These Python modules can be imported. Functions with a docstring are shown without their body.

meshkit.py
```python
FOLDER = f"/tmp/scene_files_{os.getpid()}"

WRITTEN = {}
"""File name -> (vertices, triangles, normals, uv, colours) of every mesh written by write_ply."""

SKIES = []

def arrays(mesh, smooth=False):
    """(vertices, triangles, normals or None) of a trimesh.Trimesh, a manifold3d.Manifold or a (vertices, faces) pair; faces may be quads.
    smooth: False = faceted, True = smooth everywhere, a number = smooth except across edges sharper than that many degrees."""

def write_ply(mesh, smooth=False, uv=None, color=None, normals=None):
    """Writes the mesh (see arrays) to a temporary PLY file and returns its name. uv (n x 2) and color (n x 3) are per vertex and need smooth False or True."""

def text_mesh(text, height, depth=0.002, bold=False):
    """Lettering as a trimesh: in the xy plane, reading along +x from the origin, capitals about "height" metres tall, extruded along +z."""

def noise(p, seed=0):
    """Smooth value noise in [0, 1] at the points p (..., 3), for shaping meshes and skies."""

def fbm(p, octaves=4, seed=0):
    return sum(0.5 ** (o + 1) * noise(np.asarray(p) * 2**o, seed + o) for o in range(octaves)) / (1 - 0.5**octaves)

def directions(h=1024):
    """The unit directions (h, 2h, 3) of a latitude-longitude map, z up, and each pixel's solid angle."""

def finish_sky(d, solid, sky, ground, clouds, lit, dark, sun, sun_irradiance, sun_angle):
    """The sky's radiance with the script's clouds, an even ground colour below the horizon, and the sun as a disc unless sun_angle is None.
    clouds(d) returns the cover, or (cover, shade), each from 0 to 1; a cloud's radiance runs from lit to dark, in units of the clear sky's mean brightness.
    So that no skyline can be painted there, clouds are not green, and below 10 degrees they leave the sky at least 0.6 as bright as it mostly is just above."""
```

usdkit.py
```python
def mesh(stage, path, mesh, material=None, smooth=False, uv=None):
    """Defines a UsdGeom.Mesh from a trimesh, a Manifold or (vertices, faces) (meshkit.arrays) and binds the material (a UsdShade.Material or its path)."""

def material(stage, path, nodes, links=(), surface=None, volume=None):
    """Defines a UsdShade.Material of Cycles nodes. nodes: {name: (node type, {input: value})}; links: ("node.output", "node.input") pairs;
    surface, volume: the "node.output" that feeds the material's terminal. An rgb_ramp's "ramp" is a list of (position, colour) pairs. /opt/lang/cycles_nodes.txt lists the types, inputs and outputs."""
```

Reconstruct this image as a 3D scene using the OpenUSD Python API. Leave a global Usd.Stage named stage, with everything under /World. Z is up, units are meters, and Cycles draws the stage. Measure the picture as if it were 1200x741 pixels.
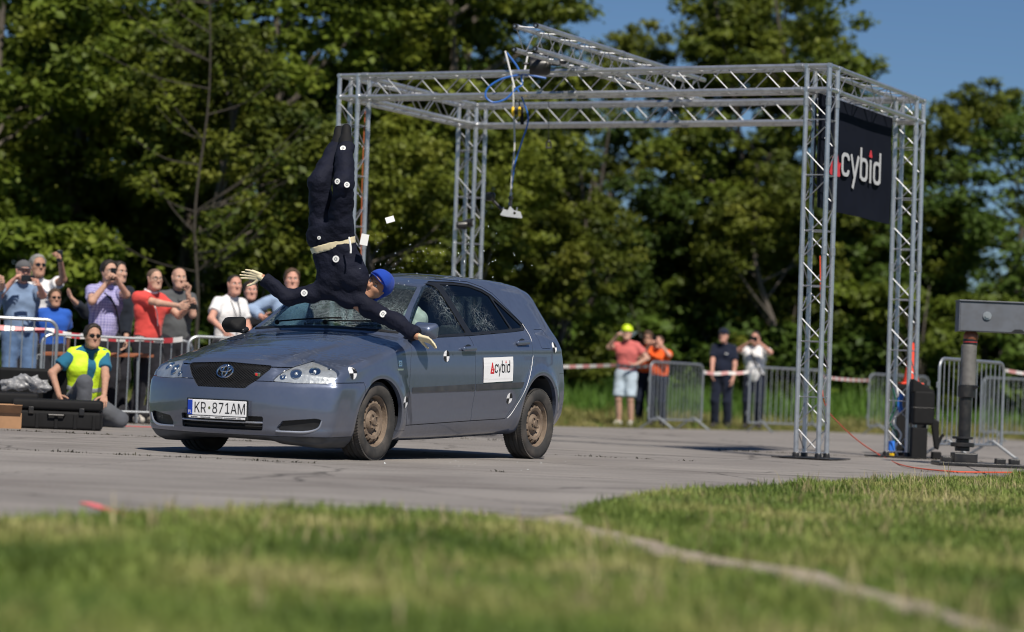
import math, random
import numpy as np, trimesh, manifold3d as m3, shapely, shapely.geometry as sg
from scipy.spatial import cKDTree
from scipy.ndimage import map_coordinates
from pxr import Usd, UsdGeom, UsdLux, UsdShade, Sdf, Gf, Vt
import usdkit, meshkit

stage = Usd.Stage.CreateInMemory()
UsdGeom.SetStageUpAxis(stage, 'Z'); UsdGeom.SetStageMetersPerUnit(stage, 1.0)
UsdGeom.Xform.Define(stage, '/World'); UsdGeom.Scope.Define(stage, '/World/Looks')
stage.SetDefaultPrim(stage.GetPrimAtPath('/World'))

# ------------------------------------------------------------------ camera
FPX, CAM_H, PITCH, ROLL = 2992.0, 0.5935, 0.0279, 0.0423      # focal length in photograph pixels, eye height, tilt up, roll
_cp, _sp, _cr, _sr = math.cos(PITCH), math.sin(PITCH), math.cos(ROLL), math.sin(ROLL)
FW = np.array([0, _cp, _sp]); _r0 = np.array([1, 0, 0.]); _u0 = np.array([0, -_sp, _cp])
RIGHT = _cr * _r0 + _sr * _u0; UPV = -_sr * _r0 + _cr * _u0; EYE = np.array([0, 0, CAM_H])
cam = UsdGeom.Camera.Define(stage, '/World/camera')
_m = np.eye(4); _m[0, :3], _m[1, :3], _m[2, :3], _m[3, :3] = RIGHT, UPV, -FW, EYE
cam.AddTransformOp().Set(Gf.Matrix4d(*_m.ravel().tolist()))
cam.CreateHorizontalApertureAttr(36.0); cam.CreateVerticalApertureAttr(36.0 * 632 / 1024)
cam.CreateFocalLengthAttr(36.0 * FPX / 1200); cam.CreateClippingRangeAttr(Gf.Vec2f(0.1, 2000))
cam.CreateFStopAttr(1.5); cam.CreateFocusDistanceAttr(20.6)
cam.CreateExposureAttr(0.12)

# ------------------------------------------------------------------ sky and sun
SUN_EL = math.radians(50.0); _sd = np.array([0.36, -0.933]); _sd /= np.linalg.norm(_sd)
SUN = np.array([_sd[0] * math.cos(SUN_EL), _sd[1] * math.cos(SUN_EL), math.sin(SUN_EL)])
dome = UsdLux.DomeLight.Define(stage, '/World/sky')
sky_mat = usdkit.material(stage, '/World/Looks/sky_look', {
    's': ('sky_texture', {'sky_type': 'single_scattering', 'sun_disc': False, 'sun_elevation': SUN_EL, 'sun_rotation': math.atan2(SUN[0], SUN[1]),
                          'altitude': 200.0, 'air_density': 1.0, 'aerosol_density': 0.06, 'ozone_density': 4.0}),
    't': ('mix', {'mix_type': 'multiply', 'fac': 1.0, 'color2': (0.75, 0.90, 1.10)}), 'b': ('background_shader', {'strength': 0.052})}, [('s.color', 't.color1'), ('t.color', 'b.color')], surface='b.background')
UsdShade.MaterialBindingAPI.Apply(dome.GetPrim()).Bind(sky_mat)
dome.GetPrim().SetCustomDataByKey('kind', 'structure')
sun = UsdLux.DistantLight.Define(stage, '/World/sun')
sun.CreateIntensityAttr(1.22); sun.CreateNormalizeAttr(True) if hasattr(sun, 'CreateNormalizeAttr') else None
sun.CreateAngleAttr(0.5); sun.CreateColorAttr(Gf.Vec3f(1.0, 0.93, 0.82))
_z = SUN; _x = np.cross([0, 0, 1.], _z); _x /= np.linalg.norm(_x); _y = np.cross(_z, _x)
_m = np.eye(4); _m[0, :3], _m[1, :3], _m[2, :3] = _x, _y, _z
sun.AddTransformOp().Set(Gf.Matrix4d(*_m.ravel().tolist()))

# ------------------------------------------------------------------ helpers: projection
def ray(px, py): return FW + RIGHT * (px - 600) / FPX - UPV * (py - 370.5) / FPX
def at(px, py, depth):
    d = ray(px, py); return EYE + d * depth / d[1]
def gnd(px, py, z=0.0):
    d = ray(px, py); return EYE + d * (z - CAM_H) / d[2]
def hor(px): return 370.5 + (math.tan(PITCH) * FPX + (px - 600) * math.tan(ROLL))
def foot(px, depth):
    p = at(px, hor(px), depth); return np.array([p[0], p[1], 0.0])
def unit(v): v = np.asarray(v, float); return v / (np.linalg.norm(v) + 1e-12)

# ------------------------------------------------------------------ helpers: prims
_names = {'/World/camera', '/World/sky', '/World/sun'}
def numbered(path):
    if path not in _names: _names.add(path); return path
    k = 1
    while f'{path}_{k:03d}' in _names: k += 1
    path = f'{path}_{k:03d}'; _names.add(path); return path
def tag(prim, label=None, cat=None, group=None, kind=None):
    for k, v in (('label', label), ('category', cat), ('group', group), ('kind', kind)):
        if v: prim.SetCustomDataByKey(k, v)
    return prim
def ppath(parent): return '/World' if parent is None else (parent if isinstance(parent, str) else str(parent.GetPath()))
def thing(name, label=None, cat=None, group=None, matrix=None, loc=None, rotz=0.0, parent=None, kind=None):
    x = UsdGeom.Xform.Define(stage, numbered(ppath(parent) + '/' + name))
    if matrix is not None: x.AddTransformOp().Set(Gf.Matrix4d(*np.asarray(matrix, float).T.ravel().tolist()))
    elif loc is not None:
        x.AddTranslateOp().Set(Gf.Vec3d(*map(float, loc)))
        if rotz: x.AddRotateZOp().Set(math.degrees(rotz))
    return tag(x.GetPrim(), label, cat, group, kind)
def obj(name, mesh, mat, parent=None, smooth=35, label=None, cat=None, group=None, kind=None, normals=None):
    path = numbered(ppath(parent) + '/' + name)
    if normals is not None:
        v, f = mesh; v = np.asarray(v); f = np.asarray(f)
        m = UsdGeom.Mesh.Define(stage, path)
        m.CreatePointsAttr(Vt.Vec3fArray.FromNumpy(v.astype(np.float32))); m.CreateFaceVertexCountsAttr(Vt.IntArray.FromNumpy(np.full(len(f), 3, np.int32)))
        m.CreateFaceVertexIndicesAttr(Vt.IntArray.FromNumpy(f.astype(np.int32).ravel())); m.CreateSubdivisionSchemeAttr('none')
        m.CreateNormalsAttr(Vt.Vec3fArray.FromNumpy(np.asarray(normals).astype(np.float32))); m.SetNormalsInterpolation('vertex')
        UsdShade.MaterialBindingAPI.Apply(m.GetPrim()).Bind(mat)
    else:
        m = usdkit.mesh(stage, path, mesh, mat, smooth=smooth)
    return tag(m.GetPrim(), label, cat, group, kind)
def dup(root, label=None, matrix=None, loc=None, rotz=0.0, group=None, scale=None):
    was = root.GetCustomData(); x = UsdGeom.Xform.Define(stage, numbered('/World/' + root.GetName().rstrip('0123456789').rstrip('_')))
    r = x.GetPrim(); r.GetReferences().AddInternalReference(root.GetPath())
    x.ClearXformOpOrder()
    if matrix is not None: x.AddTransformOp().Set(Gf.Matrix4d(*np.asarray(matrix, float).T.ravel().tolist()))
    else:
        x.AddTranslateOp().Set(Gf.Vec3d(*map(float, loc))); x.AddRotateZOp().Set(math.degrees(rotz))
        if scale is not None: x.AddScaleOp().Set(Gf.Vec3f(*map(float, scale)))
    r.SetInstanceable(True)
    return tag(r, label or was.get('label'), was.get('category'), group or was.get('group'))
def mat4(R=None, t=(0, 0, 0)):
    m = np.eye(4)
    if R is not None: m[:3, :3] = R
    m[:3, 3] = t; return m
def rotz3(a): c, s = math.cos(a), math.sin(a); return np.array([[c, -s, 0], [s, c, 0], [0, 0, 1.]])

# ------------------------------------------------------------------ helpers: shapes
def cat(ms): return trimesh.util.concatenate([m for m in ms])
def box(cx, cy, cz, sx, sy, sz):
    b = trimesh.creation.box([sx, sy, sz]); b.apply_translation([cx, cy, cz]); return b
def tri(m):
    if hasattr(m, 'to_mesh'):
        k = m.to_mesh(); return trimesh.Trimesh(np.array(k.vert_properties[:, :3]), np.array(k.tri_verts), process=False)
    return m
def rbox(cx, cy, cz, sx, sy, sz, r=0.01, seg=8):
    """a box with rounded edges"""
    s = m3.Manifold.sphere(r, seg); pts = []
    for ix in (-1, 1):
        for iy in (-1, 1):
            for iz in (-1, 1):
                pts.append(s.translate([cx + ix * (sx / 2 - r), cy + iy * (sy / 2 - r), cz + iz * (sz / 2 - r)]))
    return tri(m3.Manifold.batch_hull(pts))
def tube(points, r, sides=8, closed=False):
    """a polyline as a capped tube; r a number or one radius per point"""
    p = np.asarray(points, float); n = len(p); rr = np.broadcast_to(r, (n,))
    t = np.roll(p, -1, 0) - np.roll(p, 1, 0) if closed else np.gradient(p, axis=0)
    t /= np.linalg.norm(t, axis=1, keepdims=True) + 1e-12
    a = np.cross(t[0], [0, 0, 1.] if abs(t[0][2]) < 0.9 else [1., 0, 0]); a /= np.linalg.norm(a); A = [a]
    for i in range(1, n):
        a = A[-1] - t[i] * (A[-1] @ t[i]); A.append(a / (np.linalg.norm(a) + 1e-12))
    A = np.array(A); B = np.cross(t, A); ang = np.arange(sides) * 2 * np.pi / sides
    v = (p[:, None] + rr[:, None, None] * (np.cos(ang)[None, :, None] * A[:, None] + np.sin(ang)[None, :, None] * B[:, None])).reshape(-1, 3)
    f = []
    for i in range(n if closed else n - 1):
        for j in range(sides):
            a0, a1 = i * sides + j, i * sides + (j + 1) % sides; i2 = (i + 1) % n
            b0, b1 = i2 * sides + j, i2 * sides + (j + 1) % sides
            f += [[a0, a1, b1], [a0, b1, b0]]
    if not closed:
        v = np.vstack([v, p[0], p[-1]]); c0, c1 = len(v) - 2, len(v) - 1
        for j in range(sides):
            f += [[c0, (j + 1) % sides, j], [c1, (n - 1) * sides + j, (n - 1) * sides + (j + 1) % sides]]
    return trimesh.Trimesh(v, f, process=False)
def rod(a, b, r, sides=8): return tube([a, b], r, sides)
def curve(pts, n=24):
    """Catmull-Rom through the points"""
    p = np.asarray(pts, float); p = np.vstack([2 * p[0] - p[1], p, 2 * p[-1] - p[-2]]); out = []
    m = max(2, n // (len(p) - 3))
    for i in range(1, len(p) - 2):
        for t in np.linspace(0, 1, m, endpoint=False):
            a, b, c, d = p[i - 1], p[i], p[i + 1], p[i + 2]
            out.append(0.5 * (2 * b + (c - a) * t + (2 * a - 5 * b + 4 * c - d) * t * t + (3 * b - a - 3 * c + d) * t ** 3))
    out.append(p[-2]); return np.array(out)
def lathe(profile, sides=32, axis='z'):
    """profile: (radius, height) pairs, revolved"""
    m = trimesh.creation.revolve(np.asarray(profile, float), sections=sides)
    if m.is_watertight and m.volume < 0: m.invert()
    if axis == 'y': m.apply_transform([[1, 0, 0, 0], [0, 0, 1, 0], [0, -1, 0, 0], [0, 0, 0, 1]])
    if axis == 'x': m.apply_transform([[0, 0, 1, 0], [1, 0, 0, 0], [0, 1, 0, 0], [0, 0, 0, 1]])
    return m
def moved(m, R=None, t=(0, 0, 0)):
    m = tri(m).copy(); m.apply_transform(mat4(R, t)); return m
def man(m):
    m = tri(m); return m3.Manifold(m3.Mesh(vert_properties=np.ascontiguousarray(m.vertices, np.float32), tri_verts=np.ascontiguousarray(m.faces, np.uint32)))
def poly_prism(pts, h0, h1, plane='xz'):
    """shapely polygon or points, extruded from h0 to h1 along the remaining axis; a Manifold"""
    g = pts if hasattr(pts, 'geom_type') else sg.Polygon(pts)
    out = []
    for q in getattr(g, 'geoms', [g]):
        rings = [np.array(q.exterior.coords)[:-1]] + [np.array(r.coords)[:-1] for r in q.interiors]
        cs = m3.CrossSection([r.tolist() for r in rings], m3.FillRule.EvenOdd)
        out.append(cs.extrude(h1 - h0).translate([0, 0, h0]))
    M = out[0]
    for o in out[1:]: M = M + o
    if plane == 'xz': M = M.transform(np.array([[1, 0, 0, 0], [0, 0, 1, 0], [0, 1, 0, 0]], float)).scale([1, 1, 1])
    if plane == 'yz': M = M.transform(np.array([[0, 0, 1, 0], [1, 0, 0, 0], [0, 1, 0, 0]], float))
    return M
def smin(a, b, k):
    h = np.maximum(k - np.abs(a - b), 0) / k; return np.minimum(a, b) - h * h * k * 0.25
def smax(a, b, k): return -smin(-a, -b, k)

def nets(F, o, h):
    """surface nets: the zero surface of the grid F (inside negative) as vertices, triangles"""
    s = F < 0; n = np.array(F.shape)
    c = np.zeros(tuple(n - 1), np.int8)
    for d in np.ndindex(2, 2, 2): c += s[d[0]:n[0] - 1 + d[0], d[1]:n[1] - 1 + d[1], d[2]:n[2] - 1 + d[2]]
    cells = np.argwhere((c > 0) & (c < 8)); acc = np.zeros((len(cells), 3)); cnt = np.zeros(len(cells))
    for ax in range(3):
        e = np.eye(3, dtype=int)[ax]
        for d in np.ndindex(2, 2):
            off = np.insert(np.array(d), ax, 0); a = cells + off; b = a + e
            fa, fb = F[tuple(a.T)].astype(float), F[tuple(b.T)].astype(float); mk = (fa < 0) != (fb < 0)
            t = np.where(mk, fa / np.where(mk, fa - fb, 1), 0)
            acc += mk[:, None] * (off + t[:, None] * e); cnt += mk
    v = np.asarray(o) + h * (cells + acc / cnt[:, None])
    vid = np.full(tuple(n - 1), -1); vid[tuple(cells.T)] = np.arange(len(cells)); faces = []
    for ax in range(3):
        e = np.eye(3, dtype=int)[ax]; b, g = np.eye(3, dtype=int)[(ax + 1) % 3], np.eye(3, dtype=int)[(ax + 2) % 3]
        sl0 = [slice(1, n[k] - 1) for k in range(3)]; sl0[ax] = slice(0, n[ax] - 1); sl1 = list(sl0); sl1[ax] = slice(1, n[ax])
        A, B = s[tuple(sl0)], s[tuple(sl1)]; base = np.array([1, 1, 1]) - e
        for sign, mk in ((1, A & ~B), (-1, ~A & B)):
            p = np.argwhere(mk) + base
            q = np.stack([vid[tuple((p - dd).T)] for dd in (0 * b, b, b + g, g)], 1)
            if sign < 0: q = q[:, ::-1]
            faces += [q[:, [0, 1, 2]], q[:, [0, 2, 3]]]
    return v, np.vstack(faces)

class Field:
    """a distance grid to which tapered bones are added"""
    def __init__(self, lo, hi, h):
        self.h = h; self.lo = np.asarray(lo, float) - 3 * h; self.n = np.ceil((np.asarray(hi) - self.lo) / h).astype(int) + 4
        self.d = np.full(tuple(self.n), 0.5, np.float32)
    def block(self, lo, hi):
        a = np.clip(np.floor((lo - self.lo) / self.h).astype(int), 0, self.n); b = np.clip(np.ceil((hi - self.lo) / self.h).astype(int) + 1, 0, self.n)
        sl = tuple(slice(x, y) for x, y in zip(a, b))
        g = np.meshgrid(*[self.lo[k] + self.h * np.arange(a[k], b[k]) for k in range(3)], indexing='ij', sparse=True)
        return sl, g
    def bone(self, a, b, ra, rb, k=0.03, flat=None, cut=None, sub=False, grow=0.0):
        a, b = np.asarray(a, float), np.asarray(b, float); ra, rb = ra + grow, rb + grow; m = max(ra, rb) + max(k, 0.01) + 2 * self.h
        sl, g = self.block(np.minimum(a, b) - m, np.maximum(a, b) + m)
        if 0 in self.d[sl].shape: return
        P = [g[i] - a[i] for i in range(3)]
        if flat is not None:
            fv, fac = flat; q = (P[0] * fv[0] + P[1] * fv[1] + P[2] * fv[2]) * (fac - 1); P = [P[i] + q * fv[i] for i in range(3)]
            ab = b - a; ab = ab + (fac - 1) * (ab @ fv) * np.asarray(fv)
        else: ab = b - a
        L = ab @ ab + 1e-12; t = np.clip((P[0] * ab[0] + P[1] * ab[1] + P[2] * ab[2]) / L, 0, 1)
        d = np.sqrt(sum((P[i] - t * ab[i]) ** 2 for i in range(3))) - (ra + t * (rb - ra))
        if cut is not None:
            for cp, cn in cut: d = np.maximum(d, (g[0] - cp[0]) * cn[0] + (g[1] - cp[1]) * cn[1] + (g[2] - cp[2]) * cn[2])
        d = d.astype(np.float32)
        if sub: self.d[sl] = smax(self.d[sl], -d, k)
        else: self.d[sl] = smin(self.d[sl], d, k) if k > 0 else np.minimum(self.d[sl], d)
    def plane(self, p, n, k=0.004):
        g = np.meshgrid(*[self.lo[i] + self.h * np.arange(self.n[i]) for i in range(3)], indexing='ij', sparse=True)
        d = (g[0] - p[0]) * n[0] + (g[1] - p[1]) * n[1] + (g[2] - p[2]) * n[2]
        self.d = smax(self.d, d.astype(np.float32), k)
    def mesh(self, wrinkle=0.0, freq=9.0, seed=0):
        v, f = nets(self.d, self.lo, self.h)
        m = trimesh.Trimesh(v, f, process=False)
        if wrinkle:
            n = m.vertex_normals; q = v * freq * np.array([1, 1, 1.3])
            m.vertices = v + n * ((meshkit.fbm(q, 3, seed) - 0.5) * 2 * wrinkle)[:, None]
        return m

# ------------------------------------------------------------------ materials
_mats = {}
def pm(name, color, rough=0.6, metal=0.0, var=0.12, scale=6.0, bump=0.0, bscale=60.0, coat=0.0, spec=0.5, dirt=None, sheen=0.0, extra=None):
    """a principled material whose colour wanders with noise; dirt = (colour, amount, scale)"""
    if name in _mats: return _mats[name]
    c = np.asarray(color, float)
    nodes = {'g': ('texture_coordinate', {}), 'n': ('noise_texture', {'scale': scale, 'detail': 5.0, 'roughness': 0.6}),
             'r': ('rgb_ramp', {'ramp': [(0.25, c * (1 - var)), (0.5, c), (0.75, np.minimum(c * (1 + var), 0.95))]}),
             'p': ('principled_bsdf', {'roughness': rough, 'metallic': metal, 'coat_weight': coat, 'specular_ior_level': spec, 'sheen_weight': sheen, **(extra or {})})}
    links = [('g.object', 'n.vector'), ('n.fac', 'r.fac')]
    out = 'r.color'
    if dirt:
        nodes['dn'] = ('noise_texture', {'scale': dirt[2], 'detail': 6.0, 'roughness': 0.65})
        nodes['dm'] = ('map_range', {'from_min': 0.45, 'from_max': 0.75, 'to_min': 0.0, 'to_max': dirt[1], 'clamp': True})
        nodes['dx'] = ('mix', {'color2': dirt[0]})
        links += [('g.object', 'dn.vector'), ('dn.fac', 'dm.value'), ('dm.result', 'dx.fac'), (out, 'dx.color1')]; out = 'dx.color'
    links.append((out, 'p.base_color'))
    if bump:
        nodes['bn'] = ('noise_texture', {'scale': bscale, 'detail': 3.0}); nodes['bp'] = ('bump', {'strength': bump, 'distance': 0.01})
        links += [('g.object', 'bn.vector'), ('bn.fac', 'bp.height'), ('bp.normal', 'p.normal')]
    _mats[name] = usdkit.material(stage, '/World/Looks/' + name, nodes, links, surface='p.BSDF')
    return _mats[name]

ALU = pm('aluminium', (0.62, 0.63, 0.65), 0.38, 0.85, 0.10, 9.0, dirt=((0.28, 0.28, 0.30), 0.5, 14.0))
ALUB = pm('brace_aluminium', (0.40, 0.41, 0.43), 0.45, 0.85, 0.10, 9.0)
STEEL = pm('galvanised_steel', (0.40, 0.42, 0.44), 0.45, 0.8, 0.15, 25.0)
BLACKP = pm('black_plastic', (0.009, 0.009, 0.010), 0.75, 0, 0.2, 20.0, bump=0.15, bscale=150, spec=.25)
BLACKM = pm('black_metal', (0.02, 0.02, 0.022), 0.35, 0.2, 0.2, 12.0, dirt=((0.09, 0.08, 0.07), 0.5, 9.0))
RUBBER = pm('rubber', (0.03, 0.029, 0.028), 0.8, 0, 0.25, 12.0, dirt=((0.13, 0.11, 0.095), 0.65, 5.0))
WHITEP = pm('white_paint', (0.80, 0.80, 0.79), 0.5, 0, 0.04, 8.0)
REDP = pm('red_paint', (0.62, 0.03, 0.035), 0.45, 0, 0.08, 8.0)
# ================================================================== the setting
# pavement outline on the ground (near edges follow the photograph's grass line)
near_left = [gnd(-260, 622), gnd(0, 612), gnd(150, 601), gnd(300, 599), gnd(450, 598), gnd(560, 599), gnd(628, 605)]
near_right = [gnd(664, 601), gnd(700, 590), gnd(760, 578), gnd(850, 572), gnd(1000, 563.5), gnd(1200, 556), gnd(1500, 546)]
far_l, far_r = gnd(-900, 470), gnd(2000, 551)
far_mid = [gnd(1500, 536), gnd(1150, 513), gnd(960, 506), gnd(800, 503), gnd(660, 500), gnd(420, 493), gnd(200, 488), gnd(0, 482), gnd(-250, 475)]
far_mid = [p for p in far_mid]
pave_poly = sg.Polygon([tuple(p[:2]) for p in near_left + near_right + far_mid]).buffer(0)
sd_a, sd_b = gnd(0, 526.5)[:2], gnd(790, 563)[:2]
seam_dir = unit(np.append(sd_b - sd_a, 0))[:2]; seam_nrm = np.array([-seam_dir[1], seam_dir[0]])
if seam_nrm[1] < 0: seam_nrm = -seam_nrm

terrain_mat = usdkit.material(stage, '/World/Looks/meadow_ground', {
    'g': ('geometry', {}), 'n': ('noise_texture', {'scale': 0.5, 'detail': 6.0}), 'n2': ('noise_texture', {'scale': 9.0, 'detail': 5.0}),
    'r': ('rgb_ramp', {'ramp': [(0.3, (0.045, 0.085, 0.016)), (0.5, (0.075, 0.115, 0.022)), (0.7, (0.13, 0.12, 0.045))]}),
    'r2': ('rgb_ramp', {'ramp': [(0.3, (0.75, 0.75, 0.75)), (0.7, (1.2, 1.15, 1.1))]}),
    'm': ('mix', {'mix_type': 'multiply', 'fac': 1.0}), 'b': ('bump', {'strength': 0.8, 'distance': 0.05}), 'p': ('principled_bsdf', {'roughness': 0.95, 'specular_ior_level': 0.1})},
    [('g.position', 'n.vector'), ('g.position', 'n2.vector'), ('n.fac', 'r.fac'), ('n2.fac', 'r2.fac'), ('r.color', 'm.color1'), ('r2.color', 'm.color2'),
     ('m.color', 'p.base_color'), ('n2.fac', 'b.height'), ('b.normal', 'p.normal')], surface='p.BSDF')
gx, gy = np.meshgrid(np.linspace(-400, 400, 161), np.concatenate([np.linspace(-30, 90, 81), np.linspace(95, 700, 60)]), indexing='ij')
gz = -0.02 + np.where(gy > 62, 0.0, 0.0)
gv = np.stack([gx.ravel(), gy.ravel(), gz.ravel()], 1); ni, nj = gx.shape
ii, jj = np.meshgrid(np.arange(ni - 1), np.arange(nj - 1), indexing='ij'); q0 = (ii * nj + jj).ravel()
obj('ground', (gv, np.stack([q0, q0 + nj, q0 + nj + 1, q0 + 1], 1)), terrain_mat, kind='structure', smooth=False)

pave_mat = usdkit.material(stage, '/World/Looks/old_concrete', {
    'g': ('geometry', {}), 'n': ('noise_texture', {'scale': 0.55, 'detail': 8.0, 'roughness': 0.6}), 'n2': ('noise_texture', {'scale': 45.0, 'detail': 4.0}),
    'mp': ('mapping', {'rotation': (0, 0, 0.35), 'scale': (0.25, 1.6, 1)}), 'n3': ('noise_texture', {'scale': 1.4, 'detail': 6.0, 'roughness': 0.7}),
    'vo': ('voronoi_texture', {'feature': 'distance_to_edge', 'scale': 0.33}), 'nd': ('noise_texture', {'scale': 2.0, 'detail': 6.0}),
    'va': ('vector_math', {'math_type': 'multiply_add', 'vector2': (0.5, 0.5, 0.0)}),
    'vr': ('map_range', {'from_min': 0.0, 'from_max': 0.011, 'to_min': 0.42, 'to_max': 1.0, 'clamp': True}),
    'r': ('rgb_ramp', {'ramp': [(0.3, (0.185, 0.168, 0.158)), (0.5, (0.24, 0.222, 0.208)), (0.7, (0.285, 0.265, 0.248))]}),
    'r3': ('rgb_ramp', {'ramp': [(0.28, (0.70, 0.69, 0.68)), (0.5, (1.0, 1.0, 1.0)), (0.72, (1.14, 1.12, 1.10))]}),
    'r2': ('rgb_ramp', {'ramp': [(0.3, (0.82, 0.82, 0.82)), (0.7, (1.12, 1.12, 1.12))]}),
    'm': ('mix', {'mix_type': 'multiply', 'fac': 1.0}), 'm2': ('mix', {'mix_type': 'multiply', 'fac': 1.0}), 'm3': ('mix', {'mix_type': 'multiply', 'fac': 1.0}),
    'b': ('bump', {'strength': 0.35, 'distance': 0.01}), 'p': ('principled_bsdf', {'roughness': 0.85, 'specular_ior_level': 0.25})},
    [('g.position', 'n.vector'), ('g.position', 'n2.vector'), ('g.position', 'mp.vector'), ('mp.vector', 'n3.vector'), ('g.position', 'nd.vector'),
     ('nd.color', 'va.vector1'), ('g.position', 'va.vector3'), ('va.vector', 'vo.vector'), ('vo.distance', 'vr.value'),
     ('n.fac', 'r.fac'), ('n2.fac', 'r2.fac'), ('n3.fac', 'r3.fac'), ('r.color', 'm.color1'), ('r2.color', 'm.color2'), ('m.color', 'm2.color1'), ('r3.color', 'm2.color2'),
     ('m2.color', 'm3.color1'), ('vr.result', 'm3.color2'), ('m3.color', 'p.base_color'), ('n2.fac', 'b.height'), ('b.normal', 'p.normal')], surface='p.BSDF')
joint_mat = pm('joint_dirt', (0.045, 0.04, 0.03), 0.95, 0, 0.5, 3.0)
pavement = thing('pavement', kind='structure')
bed = poly_prism(pave_poly.buffer(-0.05), -0.10, -0.012, 'xy'); obj('joint_bed', tri(bed), joint_mat, pavement, smooth=False)
rng = np.random.default_rng(5)
def wavy_rect(a0, a1, b0, b1, amp=0.006):
    """a slab in seam coordinates whose edges are a little chipped"""
    pts = []
    for (u0, v0, u1, v1) in ((a0, b0, a1, b0), (a1, b0, a1, b1), (a1, b1, a0, b1), (a0, b1, a0, b0)):
        n = max(2, int(np.hypot(u1 - u0, v1 - v0) / 0.12))
        for t in np.linspace(0, 1, n, endpoint=False):
            e = -abs(rng.normal(0, amp)) if 0.01 < t < 0.99 else 0
            nu, nv = (v1 - v0), -(u1 - u0); l = np.hypot(nu, nv)
            pts.append((u0 + (u1 - u0) * t + nu / l * e, v0 + (v1 - v0) * t + nv / l * e))
    return [tuple(sd_a + seam_dir * u + seam_nrm * v) for u, v in pts]
for bi, b0 in enumerate((-10.5, -5.25, 0.0, 5.25, 10.5, 15.75, 21.0, 26.25, 31.5)):
    for ai in range(-3, 7):
        a0 = ai * 6.0 + 1.3
        g = sg.Polygon(wavy_rect(a0 + 0.006, a0 + 5.994, b0 + 0.012, b0 + 5.238)).buffer(0).intersection(pave_poly)
        for q in getattr(g, 'geoms', [g]):
            if q.geom_type == 'Polygon' and q.area > 0.3:
                obj('slab', tri(poly_prism(q, -0.08, float(rng.uniform(-0.002, 0.002)), 'xy')), pave_mat, pavement, smooth=False)

# painted marks on the pavement
pink = pm('pink_spray', (0.75, 0.16, 0.17), 0.8, 0, 0.25, 30.0)
def strip(p0, p1, w, z=0.006):
    d = unit(p1 - p0); n = np.array([-d[1], d[0], 0]) * w / 2; ts = np.linspace(0, 1, 16); r = np.random.default_rng(3)
    L = [p0 + (p1 - p0) * t + n * r.uniform(0.6, 1.1) for t in ts]; R = [p0 + (p1 - p0) * t - n * r.uniform(0.6, 1.1) for t in ts]
    return tri(poly_prism(sg.Polygon([tuple(p[:2]) for p in L + R[::-1]]).buffer(0), 0.001, z, 'xy'))
obj('pink_mark', strip(gnd(100, 590), gnd(158, 609), 0.07), pink, label='pink spray painted dash on the concrete by the front grass', cat='road mark')
obj('red_line', strip(gnd(134, 499.5), gnd(188, 501.2), 0.12), REDP, label='red painted line on the concrete behind the kneeling man', cat='road mark')

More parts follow.
